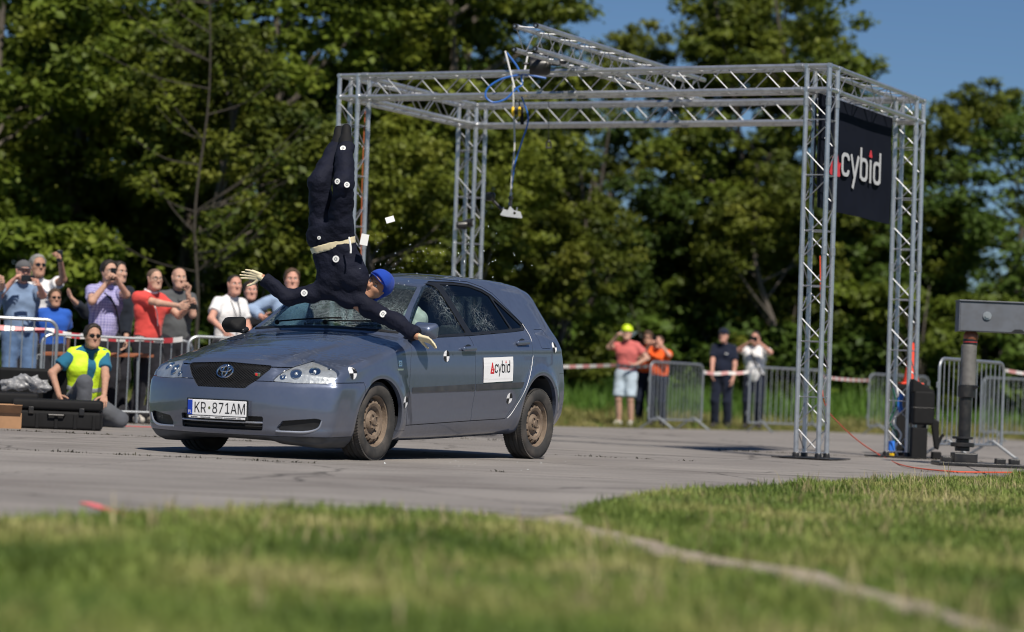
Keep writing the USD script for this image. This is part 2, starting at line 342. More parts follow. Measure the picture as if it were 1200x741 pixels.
# the bare sandy strip through the foreground grass
path_px = [(606, 600), (640, 610), (690, 619), (740, 633), (800, 648), (860, 657), (930, 668), (985, 686), (1040, 700), (1100, 716), (1140, 727), (1215, 752)]
path_c = curve([gnd(*p) for p in path_px], 60)
path_w = np.interp(np.linspace(0, 1, len(path_c)), [0, .12, .3, .5, .75, .95, 1], [.26, .15, .13, .11, .11, .05, .02])
pr = np.random.default_rng(8); tt = np.gradient(path_c, axis=0); tt /= np.linalg.norm(tt, axis=1, keepdims=True); nn = np.stack([-tt[:, 1], tt[:, 0]], 1)
Lp = path_c[:, :2] + nn * (path_w * pr.uniform(.75, 1.15, len(path_c)))[:, None]; Rp = path_c[:, :2] - nn * (path_w * pr.uniform(.75, 1.15, len(path_c)))[:, None]
path_poly = sg.Polygon(np.vstack([Lp, Rp[::-1]])).buffer(0)
sand = pm('sandy_soil', (0.31, 0.26, 0.20), 0.95, 0, 0.35, 7.0, bump=0.6, bscale=40)
obj('path', tri(poly_prism(path_poly, -0.05, -0.008, 'xy')), sand, kind='structure', smooth=False)

# grass
def blade_tuft(seed, n, h, spread, lean=0.5, w=0.006):
    r = np.random.default_rng(seed); V, F = [], []
    for i in range(n):
        p = np.append(r.normal(0, spread, 2), 0); a = r.uniform(0, 6.283); d = np.array([math.cos(a), math.sin(a), 0]); s = np.array([-d[1], d[0], 0])
        hh = h * r.uniform(0.45, 1.15); ln = lean * r.uniform(0.2, 1.3) * hh; ww = w * r.uniform(.7, 1.3); k = len(V)
        V += [p - s * ww / 2, p + s * ww / 2, p + d * ln * .35 + s * ww * .42 + [0, 0, hh * .6], p + d * ln * .35 - s * ww * .42 + [0, 0, hh * .6], p + d * ln + [0, 0, hh * (1 - .25 * ln / max(hh, 1e-6) * .5)]]
        F += [[k, k + 1, k + 2], [k, k + 2, k + 3], [k + 3, k + 2, k + 4]]
    return trimesh.Trimesh(np.array(V), np.array(F), process=False)
def leafy(name, ramp, noise_scale, trans=0.35, bright=0.25, isl=0.5, rough=0.55):
    """a leaf or grass material: colour from place, each leaf a little different, light shining through"""
    return usdkit.material(stage, '/World/Looks/' + name, {
        'g': ('geometry', {}), 'o': ('object_info', {}), 'n': ('noise_texture', {'scale': noise_scale, 'detail': 4.0}), 'ri': ('math', {'math_type': 'multiply_add', 'value2': isl * 0.4, 'value3': -isl * 0.2}),
        'ad': ('math', {'math_type': 'add'}), 'r': ('rgb_ramp', {'ramp': ramp}), 'oh': ('map_range', {'to_min': 1 - bright, 'to_max': 1 + bright}),
        'm': ('mix', {'mix_type': 'multiply', 'fac': 1.0}), 'p': ('principled_bsdf', {'roughness': rough, 'specular_ior_level': 0.3}), 't': ('translucent_bsdf', {}), 'x': ('mix_closure', {'fac': trans})},
        [('g.position', 'n.vector'), ('g.random_per_island', 'ri.value1'), ('n.fac', 'ad.value1'), ('ri.value', 'ad.value2'), ('ad.value', 'r.fac'), ('o.random', 'oh.value'),
         ('r.color', 'm.color1'), ('oh.result', 'm.color2'), ('m.color', 'p.base_color'), ('m.color', 't.color'), ('p.BSDF', 'x.closure1'), ('t.BSDF', 'x.closure2')], surface='x.closure')
grass_mat = leafy('grass_blades', [(0.22, (0.095, 0.150, 0.030)), (0.36, (0.195, 0.262, 0.056)), (0.50, (0.35, 0.35, 0.12)), (0.64, (0.56, 0.48, 0.26))], 0.9, 0.3, 0.2, 0.6)
meadow_mat = leafy('meadow_blades', [(0.25, (0.07, 0.15, 0.022)), (0.5, (0.115, 0.215, 0.032)), (0.75, (0.22, 0.25, 0.07))], 0.35, 0.3, 0.2, 0.5)
def instancer(name, protos, pos, yaw, scl, idx, mat, label, catg):
    path = numbered('/World/' + name); pi = UsdGeom.PointInstancer.Define(stage, path); rel = pi.CreatePrototypesRel()
    for k, m in enumerate(protos):
        q = f'{path}/tuft' + (f'_{k:03d}' if k else ''); usdkit.mesh(stage, q, m, mat); rel.AddTarget(q)
    pi.CreateProtoIndicesAttr(Vt.IntArray.FromNumpy(idx.astype(np.int32))); pi.CreatePositionsAttr(Vt.Vec3fArray.FromNumpy(pos.astype(np.float32)))
    pi.CreateOrientationsAttr(Vt.QuathArray([Gf.Quath(math.cos(a / 2), 0, 0, math.sin(a / 2)) for a in yaw.tolist()]))
    pi.CreateScalesAttr(Vt.Vec3fArray.FromNumpy(scl.astype(np.float32)))
    return tag(pi.GetPrim(), label, catg, kind='stuff')
gr = np.random.default_rng(11)
def scatter(n, y0, y1, test):
    """random ground points inside the view's wedge (a little wider), thinned by test"""
    y = np.sqrt(gr.uniform(y0 ** 2, y1 ** 2, n)); x = gr.uniform(-1, 1, n) * (y * 0.225 + 0.4); p = np.stack([x, y], 1)
    return p[test(p)]
pave_b, path_b = pave_poly.buffer(0.015), path_poly.buffer(-0.02)
def on_grass(p): return ~(shapely.contains_xy(pave_b, p) | shapely.contains_xy(path_b, p)) & (p[:, 1] < 34)
tufts = [blade_tuft(i, 16, (0.05, 0.06, 0.045, 0.075)[i % 4], 0.03, (0.5, 0.9, 0.7, 0.5)[i % 4]) for i in range(6)]
p = scatter(52000, 4.6, 24, on_grass)
hn = meshkit.fbm(np.c_[p * 0.9, np.zeros(len(p))], 3, 4)
keep = gr.uniform(0, 1, len(p)) < np.clip(hn * 2.2 - 0.3, 0.3, 1); p, hn = p[keep], hn[keep]
s = np.clip(0.55 + 1.0 * (hn - 0.3) + gr.normal(0, 0.15, len(p)), 0.4, 1.5)
instancer('foreground_grass', tufts, np.c_[p, np.full(len(p), -0.02)], gr.uniform(0, 6.28, len(p)), np.c_[s, s, s], gr.integers(0, 6, len(p)), grass_mat, 'short mown grass with dry patches in front of the concrete', 'grass')
weed_mat = leafy('joint_weeds', [(0.3, (0.030, 0.028, 0.016)), (0.6, (0.055, 0.050, 0.024)), (0.8, (0.075, 0.080, 0.03))], 2.0, 0.15, 0.2, 0.5)
wr_ = np.random.default_rng(31); wp_ = []
for b_ in (0.0, 5.25, 10.5):
    for a_ in np.arange(-14, 34, .035):
        if meshkit.fbm(np.array([[a_ * .55, b_, 0]]), 3, 9)[0] > .50 and wr_.uniform() < .75: wp_.append(np.append(sd_a + seam_dir * a_ + seam_nrm * (b_ + wr_.normal(0, .012)), -.01))
wp_ = np.array(wp_); wp_ = wp_[shapely.contains_xy(pave_poly, wp_[:, :2])]; ws_ = wr_.uniform(.35, 1.0, len(wp_))
instancer('joint_weeds', [blade_tuft(50 + i, 9, .034, .022, 1.2, .011) for i in range(3)], wp_, wr_.uniform(0, 6.28, len(wp_)), np.c_[ws_, ws_, ws_], wr_.integers(0, 3, len(wp_)), weed_mat, 'dark low weeds growing in the joints of the concrete', 'weeds')
st_m = leafy('dry_stalks', [(0.3, (0.34, 0.29, 0.13)), (0.7, (0.55, 0.46, 0.27))], 1.0, 0.3, 0.15, 0.4)
p = scatter(2600, 4.8, 22, on_grass); p = p[meshkit.fbm(np.c_[p * .7, np.zeros(len(p))], 3, 15) > .47]; s = gr.uniform(.5, 1.25, len(p))
instancer('dry_stalks', [blade_tuft(90 + i, 5, (.13, .16, .10)[i], .03, .7, .005) for i in range(3)], np.c_[p, np.full(len(p), -0.02)], gr.uniform(0, 6.28, len(p)), np.c_[s, s, s], gr.integers(0, 3, len(p)), st_m, 'sparse pale dry stalks standing out of the foreground grass', 'grass')
def on_meadow(p): return ~shapely.contains_xy(pave_b, p) & (p[:, 1] > 30)
dry_mat = leafy('dry_blades', [(0.25, (0.16, 0.17, 0.045)), (0.5, (0.28, 0.25, 0.09)), (0.75, (0.42, 0.35, 0.17))], 0.6, 0.25, 0.2, 0.5)
mt = [blade_tuft(20 + i, 14, (0.10, 0.16, 0.30, 0.13)[i], 0.07, 0.5, 0.014) for i in range(4)]
p = scatter(30000, 34, 64, on_meadow); d = np.array([pave_poly.distance(sg.Point(*q)) for q in p[:, :2]])
s = np.interp(d, [0, 1.5, 5, 12], [0.4, 0.75, 1.2, 2.2]) * gr.uniform(0.7, 1.3, len(p))
dry = gr.uniform(0, 1, len(p)) < np.interp(d, [0, 4.2, 5.2], [.96, .86, .03])
for sel, nm_, mt_, lb_ in ((dry, 'dry_grass', dry_mat, 'dry yellowish grass strip along the far edge of the concrete'),): instancer(nm_, mt, np.c_[p, np.full(len(p), -0.02)][sel], gr.uniform(0, 6.28, sel.sum()), np.c_[s, s, s][sel], gr.integers(0, 4, sel.sum()), mt_, lb_, 'grass')
p, s = p[~dry], s[~dry]
instancer('meadow_grass', mt, np.c_[p, np.full(len(p), -0.02)], gr.uniform(0, 6.28, len(p)), np.c_[s, s, s], gr.integers(0, 4, len(p)), meadow_mat, 'rough green meadow grass between the concrete and the trees', 'grass')

tg = [blade_tuft(70 + i, 13, (.95, .75, .60)[i], .16, .35, .030) for i in range(3)]
p = scatter(26000, 46, 66, on_meadow); d = shapely.distance(pave_poly, shapely.points(p)); k_ = (d > 4.5) & (d < 13) & (meshkit.fbm(np.c_[p * .3, np.zeros(len(p))], 3, 8) > .33); p, d = p[k_], d[k_]
s = np.interp(d, [4.5, 7, 13], [.55, .95, 1.25]) * gr.uniform(.7, 1.2, len(p))
instancer('tall_grass', tg, np.c_[p, np.full(len(p), -0.02)], gr.uniform(0, 6.28, len(p)), np.c_[s, s, s], gr.integers(0, 3, len(p)), meadow_mat, 'tall green grass at the foot of the tree row', 'grass')

# ------------------------------------------------------------------ trees
thin_bark = pm('grey_brown_bark', (.045, .038, .030), .95, 0, .3, 8.0)
bark = pm('bark', (0.10, 0.085, 0.07), 0.95, 0, 0.35, 5.0, bump=0.8, bscale=25)
leaf_a = leafy('leaves_mid_green', [(0.2, (0.068, 0.096, 0.013)), (0.45, (0.130, 0.178, 0.020)), (0.65, (0.215, 0.240, 0.034)), (0.85, (0.33, 0.29, 0.07))], 0.55, 0.38, 0.25, 0.6)
leaf_b = leafy('leaves_yellow_green', [(0.2, (0.052, 0.078, 0.012)), (0.45, (0.170, 0.200, 0.024)), (0.65, (0.265, 0.265, 0.045)), (0.85, (0.35, 0.30, 0.10))], 0.7, 0.38, 0.25, 0.7)
leaf_c = leafy('leaves_deep_green', [(0.2, (0.042, 0.078, 0.012)), (0.5, (0.086, 0.140, 0.020)), (0.8, (0.155, 0.185, 0.036))], 0.6, 0.34, 0.25, 0.5)
def leaves(cl, r, per, size, seed):
    """leaf clumps at the points cl: every leaf a bent four-cornered blade, most of them facing up and outwards"""
    g = np.random.default_rng(seed); n = len(cl) * per
    off = g.normal(0, 1, (n, 3)); off /= np.linalg.norm(off, axis=1, keepdims=True); off *= (g.uniform(0, 1, (n, 1)) ** 0.5)
    c = np.repeat(cl, per, 0) + off * np.repeat(r, per)[:, None] * np.array([1, 1, 0.55])
    nrm = off * np.array([.6, .6, .4]) + np.array([0, 0, .75]) + g.normal(0, .45, (n, 3)); nrm /= np.linalg.norm(nrm, axis=1, keepdims=True)
    t = np.cross(nrm, g.normal(0, 1, (n, 3))); t /= np.linalg.norm(t, axis=1, keepdims=True); b = np.cross(nrm, t)
    s = size * g.uniform(.6, 1.4, (n, 1)); w = s * .32
    v = np.stack([c - t * s * .5, c + b * w - nrm * w * .3, c + t * s * .5 - nrm * s * .12, c - b * w - nrm * w * .3], 1).reshape(-1, 3)
    k = np.arange(n)[:, None] * 4; f = np.vstack([k + [0, 1, 2], k + [0, 2, 3]])
    return v, f
def make_tree(name, seed, H, R, low, mat, nclump, per, leaf, lab, catg='tree', trunk_r=0.16, gaps=0.42, loc=(0, 0, 0)):
    g = np.random.default_rng(seed); t = thing(name, lab, catg, loc=loc)
    n = 0; C = []
    while len(C) < nclump:
        u = g.normal(0, 1, 3); u /= np.linalg.norm(u); rad = g.uniform(0.25, 1) ** 0.45
        q = u * rad; z = low + (H - low) * (0.5 + 0.5 * q[2]); rr = R * (1 - 0.35 * abs(q[2]) ** 3)
        pnt = np.array([q[0] * rr, q[1] * rr, z])
        lump = meshkit.fbm(pnt[None] * 0.5 + seed * 7.3, 3, seed)[0]
        if lump > gaps + 0.12 * (rad > .8): C.append(pnt * [1 + .25 * (lump - .5), 1 + .25 * (lump - .5), 1])
    C = np.array(C); rr = g.uniform(0.28, 0.62, len(C)) * (R / 3.2) ** 0.5
    v, f = leaves(C, rr, per, leaf, seed + 1)
    tk = curve([[0, 0, -0.3], [g.normal(0, .12), g.normal(0, .12), H * .25], [g.normal(0, .3), g.normal(0, .3), H * .55], [g.normal(0, .4), g.normal(0, .4), H * .9]], 16)
    wood = [tube(tk, np.linspace(trunk_r, trunk_r * .15, len(tk)), 8)]
    for i in g.choice(len(C), min(12, len(C)), replace=False):
        z = np.clip(C[i][2] - g.uniform(.8, 2.2), H * .12, H * .8); j = int(np.argmin(abs(tk[:, 2] - z))); a = tk[j]
        wood.append(tube(curve([a, (a + C[i]) / 2 + [0, 0, g.uniform(-.1, .35)], C[i]], 6), np.linspace(trunk_r * .26, .010, len(curve([a, a, C[i]], 6))), 5))
    obj('trunk', cat(wood), bark, t)
    obj('crown', trimesh.Trimesh(v, f, process=False), mat, t, smooth=False)
    return t
TG = 'trees in the row behind the concrete'
protos = {}
SHAPE = {'a': ('broadleaf_tree', 3, 11.5, 3.3, 0.9, leaf_a, 330, 88, .165), 'b': ('broadleaf_tree', 5, 12.5, 3.0, 1.2, leaf_b, 320, 88, .16), 'c': ('broadleaf_tree', 9, 10.0, 3.4, 0.4, leaf_c, 330, 88, .16),
         'd': ('broadleaf_tree', 14, 9.0, 2.8, 0.3, leaf_b, 260, 88, .155), 's': ('bush', 21, 3.0, 1.7, 0.0, leaf_a, 110, 62, .16), 'u': ('bush', 25, 2.2, 1.5, 0.0, leaf_c, 90, 62, .15)}
def plant(kind, px, depth, scale, rot, label, sx=1.0):
    loc = foot(px, depth)
    if kind not in protos:
        nm, sd, H, R, low, mt_, nc, per, lf = SHAPE[kind]
        protos[kind] = t = make_tree(nm, sd, H, R, low, mt_, nc, per, lf, label, 'bush' if nm == 'bush' else 'tree', loc=loc, trunk_r=.05 if nm == 'bush' else .17, gaps=.45)
        x = UsdGeom.Xformable(t); x.AddRotateZOp().Set(math.degrees(rot)); x.AddScaleOp().Set(Gf.Vec3f(scale * sx, scale * sx, scale)); t.SetCustomDataByKey('label', label); t.SetCustomDataByKey('group', 'bushes under the trees' if nm == 'bush' else TG)
        return t
    return dup(protos[kind], label, loc=loc, rotz=rot, scale=(scale * sx, scale * sx, scale))
L = 'tree '
for a in [
    ('a', -40, 46, 1.05, .3, 'mid green broadleaf tree at the left edge of the photo'),
    ('b', 75, 49, 1.05, 1.7, 'leafy tree standing behind the two men who film with phones'),
    ('c', 195, 52, 1.15, 2.2, 'dark green tree behind the man in the red polo shirt'),
    ('a', 300, 50, 1.0, 4.0, 'green tree behind the man in the white t-shirt, left of the crash dummy'),
    ('b', 405, 54, 1.1, 5.2, 'pale green tree rising behind the front left truss tower'),
    ('b', 500, 52, 1.05, 0.4, 'yellowish green tree between the left truss towers'),
    ('a', 556, 58, 1.12, 2.9, 'tall tree behind the hanging release hook', .76),
    ('c', 685, 60, .78, 3.6, 'lower dark tree behind the cyclist, where the sky shows above'),
    ('b', 850, 62, .95, 1.1, 'tall tree behind the right half of the front truss beam'),
    ('a', 885, 61, 1.02, 5.8, 'tall tree just left of the front right truss tower'),
    ('c', 965, 63, .95, 0.9, 'dark green tree behind the front right truss tower'),
    ('a', 1040, 66, .84, 2.0, 'tree behind the dark banner'),
    ('b', 1115, 64, .76, 4.4, 'tree to the right of the gantry'),
    ('c', 1200, 63, .93, 5.0, 'dark tree at the right edge of the photo'),
    ('b', 900, 66, 1.04, 2.7, 'tall backmost tree above the right half of the truss beam'),
    ('b', 706, 64, .86, 4.9, 'mid-height tree whose top shows in the sky gap under the overhanging truss', .8),
    ('d', 245, 44, .8, 1.0, 'young tree with yellow green leaves behind the grey t-shirt man'),
    ('d', 455, 46, .62, 2.5, 'small yellow green tree just above the car roof'),
    ('d', 545, 50, .7, 4.1, 'small tree behind the rear left truss tower'),
    ('d', 650, 54, .66, 5.5, 'small pale tree right of the car'),
    ('d', 905, 57, .72, 3.0, 'small leafy tree behind the man in the white t-shirt with a camera'),
    ('c', 120, 60, 1.3, .2, 'dark backmost tree above the man in the checked shirt'),
    ('c', 340, 64, 1.35, 1.4, 'dark backmost tree above the crash dummy'),
    ('c', 500, 66, 1.3, 2.8, 'dark backmost tree behind the left side of the gantry', .8),
    ('c', 1000, 74, .92, 2.4, 'dark backmost tree behind the right truss towers'),
    ('c', -90, 58, 1.3, 3.4, 'dark backmost tree beyond the left edge of the crowd'),
    ('u', 40, 70, 2.3, 0.0, 'tall dark shrub deep behind the man in the grey cap'),
    ('s', 150, 71, 1.9, 0.9, 'tall shrub deep behind the checked shirt'),
    ('u', 270, 72, 2.3, 1.8, 'tall dark shrub deep behind the white t-shirt man'),
    ('s', 390, 70, 1.9, 2.7, 'tall shrub deep behind the dummy'),
    ('u', 500, 71, 2.4, 3.6, 'tall dark shrub deep behind the car roof'),
    ('s', 610, 72, 2.0, 4.5, 'tall shrub deep behind the car boot'),
    ('u', 700, 70, 2.4, 5.4, 'tall dark shrub deep left of the yellow helmet'),
    ('s', 780, 71, 2.0, 6.3, 'tall shrub deep right of the orange shirt'),
    ('u', 860, 72, 2.4, 7.2, 'tall dark shrub deep behind the dark uniform'),
    ('s', 930, 70, 2.0, 8.1, 'tall shrub deep left of the front right tower'),
    ('u', 1010, 71, 2.4, 9.0, 'tall dark shrub deep between the right towers'),
    ('s', 1090, 72, 2.0, 9.9, 'tall shrub deep behind the rear right tower'),
    ('u', 1180, 70, 2.4, 10.8, 'tall dark shrub deep behind the grey steel beam'),
    ('s', 20, 42, 1.1, .5, 'leafy bush behind the man at the left with the black phone'),
    ('u', 155, 43, 1.0, 1.5, 'dark bush between the checked shirt and the red shirt'),
    ('s', 330, 44, 1.0, 2.5, 'bush behind the man seen over the windscreen'),
    ('u', 590, 55, 1.1, 3.5, 'dark bush behind the rear of the car'),
    ('s', 660, 56, 1.1, 4.5, 'bush left of the person in the yellow helmet'),
    ('u', 720, 58, 1.3, 5.5, 'dark bush behind the person in the yellow helmet'),
    ('s', 800, 59, 1.2, .1, 'bush between the two pairs of onlookers on the right'),
    ('u', 870, 58, 1.5, 1.1, 'dark bush behind the two men at the right barriers'),
    ('s', 950, 60, 1.3, 2.1, 'bush seen through the front right truss tower'),
    ('u', 1010, 61, 1.4, 3.1, 'dark bush between the right truss towers'),
    ('s', 1080, 60, 1.25, 4.1, 'bush behind the rear right truss tower'),
    ('s', 1150, 61, 1.2, 5.1, 'bush behind the tilted barrier at right'),
    ('u', 1215, 60, 1.4, .7, 'dark bush at the right edge below the grey beam')]:
    plant(*a)
# the thin, nearly bare tree behind the crowd at left
bt = thing('bare_tree', 'thin bare grey tree with few leaves behind the red shirt man', 'tree', loc=foot(222, 41))
bg = np.random.default_rng(4); st = curve([[0, 0, -.2], [.09, 0, 1.6], [-.03, 0, 3.2], [.10, .1, 5.2], [.0, 0, 7.5]], 20); wood = [tube(st, np.linspace(.032, .010, len(st)), 7)]; tips = []
for k in range(30):
    j = bg.integers(5, len(st) - 2); a = st[j]; ang = bg.uniform(-1.2, 1.2) + (0 if k % 2 else math.pi); ln = bg.uniform(.7, 2.0)
    e = a + np.array([math.cos(ang) * ln, math.sin(ang) * ln * .5, ln * bg.uniform(.25, .9)]); c_ = curve([a, (a + e) / 2 + [0, 0, -.12], e], 8); wood.append(tube(c_, np.linspace(.013, .004, len(c_)), 5)); tips += [e, c_[5]]
obj('trunk', cat(wood), thin_bark, bt); v_, f_ = leaves(np.array(tips), np.full(len(tips), .3), 14, .14, 6); obj('crown', trimesh.Trimesh(v_, f_, process=False), leaf_b, bt, smooth=False)
# ================================================================== the truss gantry
G_YAW, G_L, G_W, G_H, G_TILT = .4753, 5.5046, 2.7868, 3.99, -0.0093
ge1 = np.array([-math.cos(G_YAW), math.sin(G_YAW), 0]); ge2 = np.array([math.sin(G_YAW), math.cos(G_YAW), 0]); gup = np.array([math.sin(G_TILT), 0, math.cos(G_TILT)])
G_O = np.array([3.0736, 25.7751, 0.0])
G_R = np.stack([ge1, ge2, gup], 1)                     # local: x to the left tower, y to the back, z up
TC, TR, BR_ = .1195, .025, .0062                       # half chord spacing, chord and brace radii
gantry = thing('truss_gantry', 'silver aluminium truss gantry of four towers and beams over the car', 'gantry', matrix=mat4(G_R, G_O))
def lattice(part, o, d, u, w, L, pitch=.52, rungs=True, dens=1.0, couplers=(), first=0):
    """a square truss from o along d: four chords, and braces on each face, under the prim part"""
    o, d, u, w = map(np.asarray, (o, d, u, w)); cs = [(-1, -1), (1, -1), (1, 1), (-1, 1)]
    for a, b in cs:
        c = o + u * TC * a + w * TC * b
        obj('chord', rod(c, c + d * L, TR, 10), ALU, part)
    n = max(1, round(L / pitch)); st = L / n
    for k in range(4):
        (a0, b0), (a1, b1) = cs[k], cs[(k + 1) % 4]; A = o + u * TC * a0 + w * TC * b0; B = o + u * TC * a1 + w * TC * b1
        if k % 2: A, B = B, A
        for i in range(n):
            s0, s1, s2 = st * i + .03, st * (i + .5), st * (i + 1) - .03
            obj('brace', rod(A + d * s0, B + d * (s1 - .015), BR_, 6), ALUB, part)
            obj('brace', rod(B + d * (s1 + .015), A + d * s2, BR_, 6), ALUB, part)
            if rungs: obj('rung', rod(A + d * (st * i + .015), B + d * (st * i + .015), BR_, 6), ALUB, part)
        if rungs: obj('rung', rod(A + d * (L - .02), B + d * (L - .02), BR_, 6), ALUB, part)
    for c in couplers:
        for a, b in cs: obj('coupler', rod(o + u * TC * a + w * TC * b + d * (c - .04), o + u * TC * a + w * TC * b + d * (c + .04), TR + .005, 10), STEEL, part)
X_, Y_, Z_ = np.eye(3)
for (tx, ty) in ((0, 0), (0, G_W), (G_L, 0), (G_L, G_W)):
    t = thing('tower', parent=gantry)
    lattice(t, (tx, ty, .05), Z_, X_, Y_, G_H - .075, .56, True, couplers=(2.05, 3.55))
    pl = rbox(tx, ty, .012, .62, .62, .012, .004); obj('base_plate', pl, BLACKM, t)
    for a in (-1, 1):
        for b in (-1, 1):
            obj('chord_foot', cat([moved(lathe([(0, 0), (.036, 0), (.036, .03), (.028, .045), (0, .045)], 12), t=(tx + a * TC, ty + b * TC, .018))]), BLACKM, t)
bz = G_H - .025 - TC; gap = TC + TR
for nm, o, d, u, w, L_ in (('front_beam', (gap, 0, bz), X_, Y_, Z_, G_L - 2 * gap), ('rear_beam', (gap, G_W, bz), X_, Y_, Z_, G_L - 2 * gap),
                           ('right_beam', (0, gap, bz), Y_, X_, Z_, G_W - 2 * gap), ('left_beam', (G_L, gap, bz), Y_, X_, Z_, G_W - 2 * gap)):
    t = thing('beam', parent=gantry); lattice(t, o, d, u, w, L_, .56, False, couplers=(.06, L_ / 2, L_ - .06) if 'front' in nm or 'rear' in nm else (.06, L_ - .06))
for (tx, ty) in ((0, 0), (0, G_W), (G_L, 0), (G_L, G_W)):      # chords that close each corner at the top
    t = thing('corner_block', parent=gantry)
    for z in (bz - TC, bz + TC):
        for a in (-1, 1):
            obj('chord', rod((tx - gap, ty + a * TC, z), (tx + gap, ty + a * TC, z), TR * .98, 10), ALU, t)
            obj('chord', rod((tx + a * TC, ty - gap, z + .001), (tx + a * TC, ty + gap, z + .001), TR * .97, 10), ALU, t)
# solve where the loose truss on top lies from two photograph points, its height known (it rests on the beams)
def gl(p): return G_R.T @ (np.asarray(p) - G_O)
def on_gz(px, py, z):
    o = np.linalg.solve(G_R, EYE - G_O); d = np.linalg.solve(G_R, ray(px, py)); return o + d * (z - o[2]) / d[2]
def on_gy(px, py, y):
    o = np.linalg.solve(G_R, EYE - G_O); d = np.linalg.solve(G_R, ray(px, py)); return o + d * (y - o[1]) / d[1]
def on_gx(px, py, x):
    o = np.linalg.solve(G_R, EYE - G_O); d = np.linalg.solve(G_R, ray(px, py)); return o + d * (x - o[0]) / d[0]
def gw(p): return G_R @ np.asarray(p, float) + G_O
ct_z = G_H + TR + TC + .004
ct_a = on_gz(615, 44, ct_z)
CT_X, CT_Y0 = float(ct_a[0]), float(ct_a[1])
cross = thing('truss_beam', 'silver truss beam laid across the top of the gantry, its open end sticking out to the front', 'truss', matrix=mat4(G_R, G_O))
lattice(cross, (CT_X, CT_Y0, ct_z), Y_, X_, Z_, G_W + .2 - CT_Y0, .5, False, couplers=((G_W - CT_Y0) * .5,))
for a in (-1, 1):
    for z in (-TC, TC): obj('open_end', lathe([(.013, -.004), (.0262, -.004), (.0262, .02), (.013, .02)], 14, 'y').apply_translation([CT_X + a * TC, CT_Y0 + .0, ct_z + z]), BLACKM, cross)
# banner
navy = pm('banner_navy', (0.006, 0.008, 0.016), 0.9, 0, 0.15, 4.0, bump=0.2, bscale=6, spec=.12)
b_tl, b_bl = on_gx(988, 122, 0.02), on_gx(984, 249, 0.02); b_tr, b_br = on_gx(1044, 139, .02), on_gx(1040, 264, .02)
bn_y0, bn_y1, bn_z0, bn_z1 = -.08, float(b_tr[1] + b_br[1]) / 2, float(b_bl[2] + b_br[2]) / 2, bz - TC - .03
print('banner', b_tl, b_bl, b_tr, b_br, 'cross', ct_a, 'bz', bz)
ban = thing('banner', 'dark navy cybid banner hanging at the right side of the gantry', 'banner', matrix=mat4(G_R, G_O))
yy, zz = np.meshgrid(np.linspace(bn_y0, bn_y1, 40), np.linspace(bn_z0, bn_z1, 30), indexing='ij')
xx = .012 * np.sin(yy * 5 + zz * 2) * (bn_z1 - zz) / 1.3 + .006 * np.sin(zz * 9 + yy)
bv = np.stack([np.concatenate([xx.ravel(), xx.ravel() + .003]), np.tile(yy.ravel(), 2), np.tile(zz.ravel(), 2)], 1); ni, nj = yy.shape
ii, jj = np.meshgrid(np.arange(ni - 1), np.arange(nj - 1), indexing='ij'); q0 = (ii * nj + jj).ravel(); fr = np.stack([q0, q0 + 1, q0 + nj + 1, q0 + nj], 1)
obj('cloth', (bv, np.vstack([fr, fr[:, ::-1] + ni * nj])), navy, ban, smooth=False)
def glyphs():
    """the rounded letters c y b i d as thick strokes, x-height 1; returns (shapes white, dots red, width)"""
    S = lambda pts, w=.155: sg.LineString(pts).buffer(w / 2, cap_style='flat', join_style='round')
    def bowl(x0, x1, o0=0.0, o1=1.0, r=.28): return sg.box(x0, o0, x1, o1).buffer(-r).buffer(r)
    def ring(x0, x1): return bowl(x0, x1).difference(bowl(x0 + .155, x1 - .155, .155, .845, .16))
    c_ = ring(0, .72).difference(sg.box(.45, .3, 1, .7)); y_ = S([(.86, 1), (1.22, .02)]).union(S([(1.55, 1), (1.06, -.42)]))
    b_ = ring(1.70, 2.42).union(sg.box(1.70, .1, 1.855, 1.42)); i_ = sg.box(2.62, 0, 2.775, 1.0); d_ = ring(2.97, 3.69).union(sg.box(3.535, .1, 3.69, 1.42))
    dot = sg.Polygon([(2.58, 1.14), (2.695, 1.40), (2.81, 1.14)]).buffer(.03)
    A = sg.Polygon([(-.95, 0), (-.58, 1.12), (-.2, 0)]).buffer(.09, join_style='round'); hole = sg.Polygon([(-.74, .14), (-.575, .62), (-.41, .14)]).buffer(.02)
    A = A.difference(hole).union(S([(-.95, .02), (-.55, .42)], .13)).union(S([(-.30, -.02), (-.12, .5)], .12))
    return [c_, y_, b_, i_, d_], [dot, A]
LETTERS, REDS = glyphs()
def place_glyphs(shapes, size, origin, xdir, udir, depth=.003, vs=.74):
    n = np.cross(xdir, udir); R = np.stack([xdir, udir, n], 1); out = []
    for s_ in shapes:
        M = poly_prism(s_, 0, 1, 'xy'); t = tri(M); t.vertices = t.vertices * [size, size * vs, depth]; out.append(moved(t, R, origin))
    return out
lo_ = on_gx(985, 207, -.012); hi_ = on_gx(1031, 207, -.012)
lsz = (hi_[1] - lo_[1]) / 3.69; lo_ = np.array([-.022, lo_[1], float(on_gx(985, 206, 0)[2])])
for m in place_glyphs(LETTERS, lsz, lo_, Y_, Z_): obj('letter', m, pm('print_grey_white', (.50, .50, .52), .6, 0, .05, 8.0), ban, smooth=False)
for m in place_glyphs(REDS, lsz, lo_, Y_, Z_): obj('logo_mark', m, REDP, ban, smooth=False)
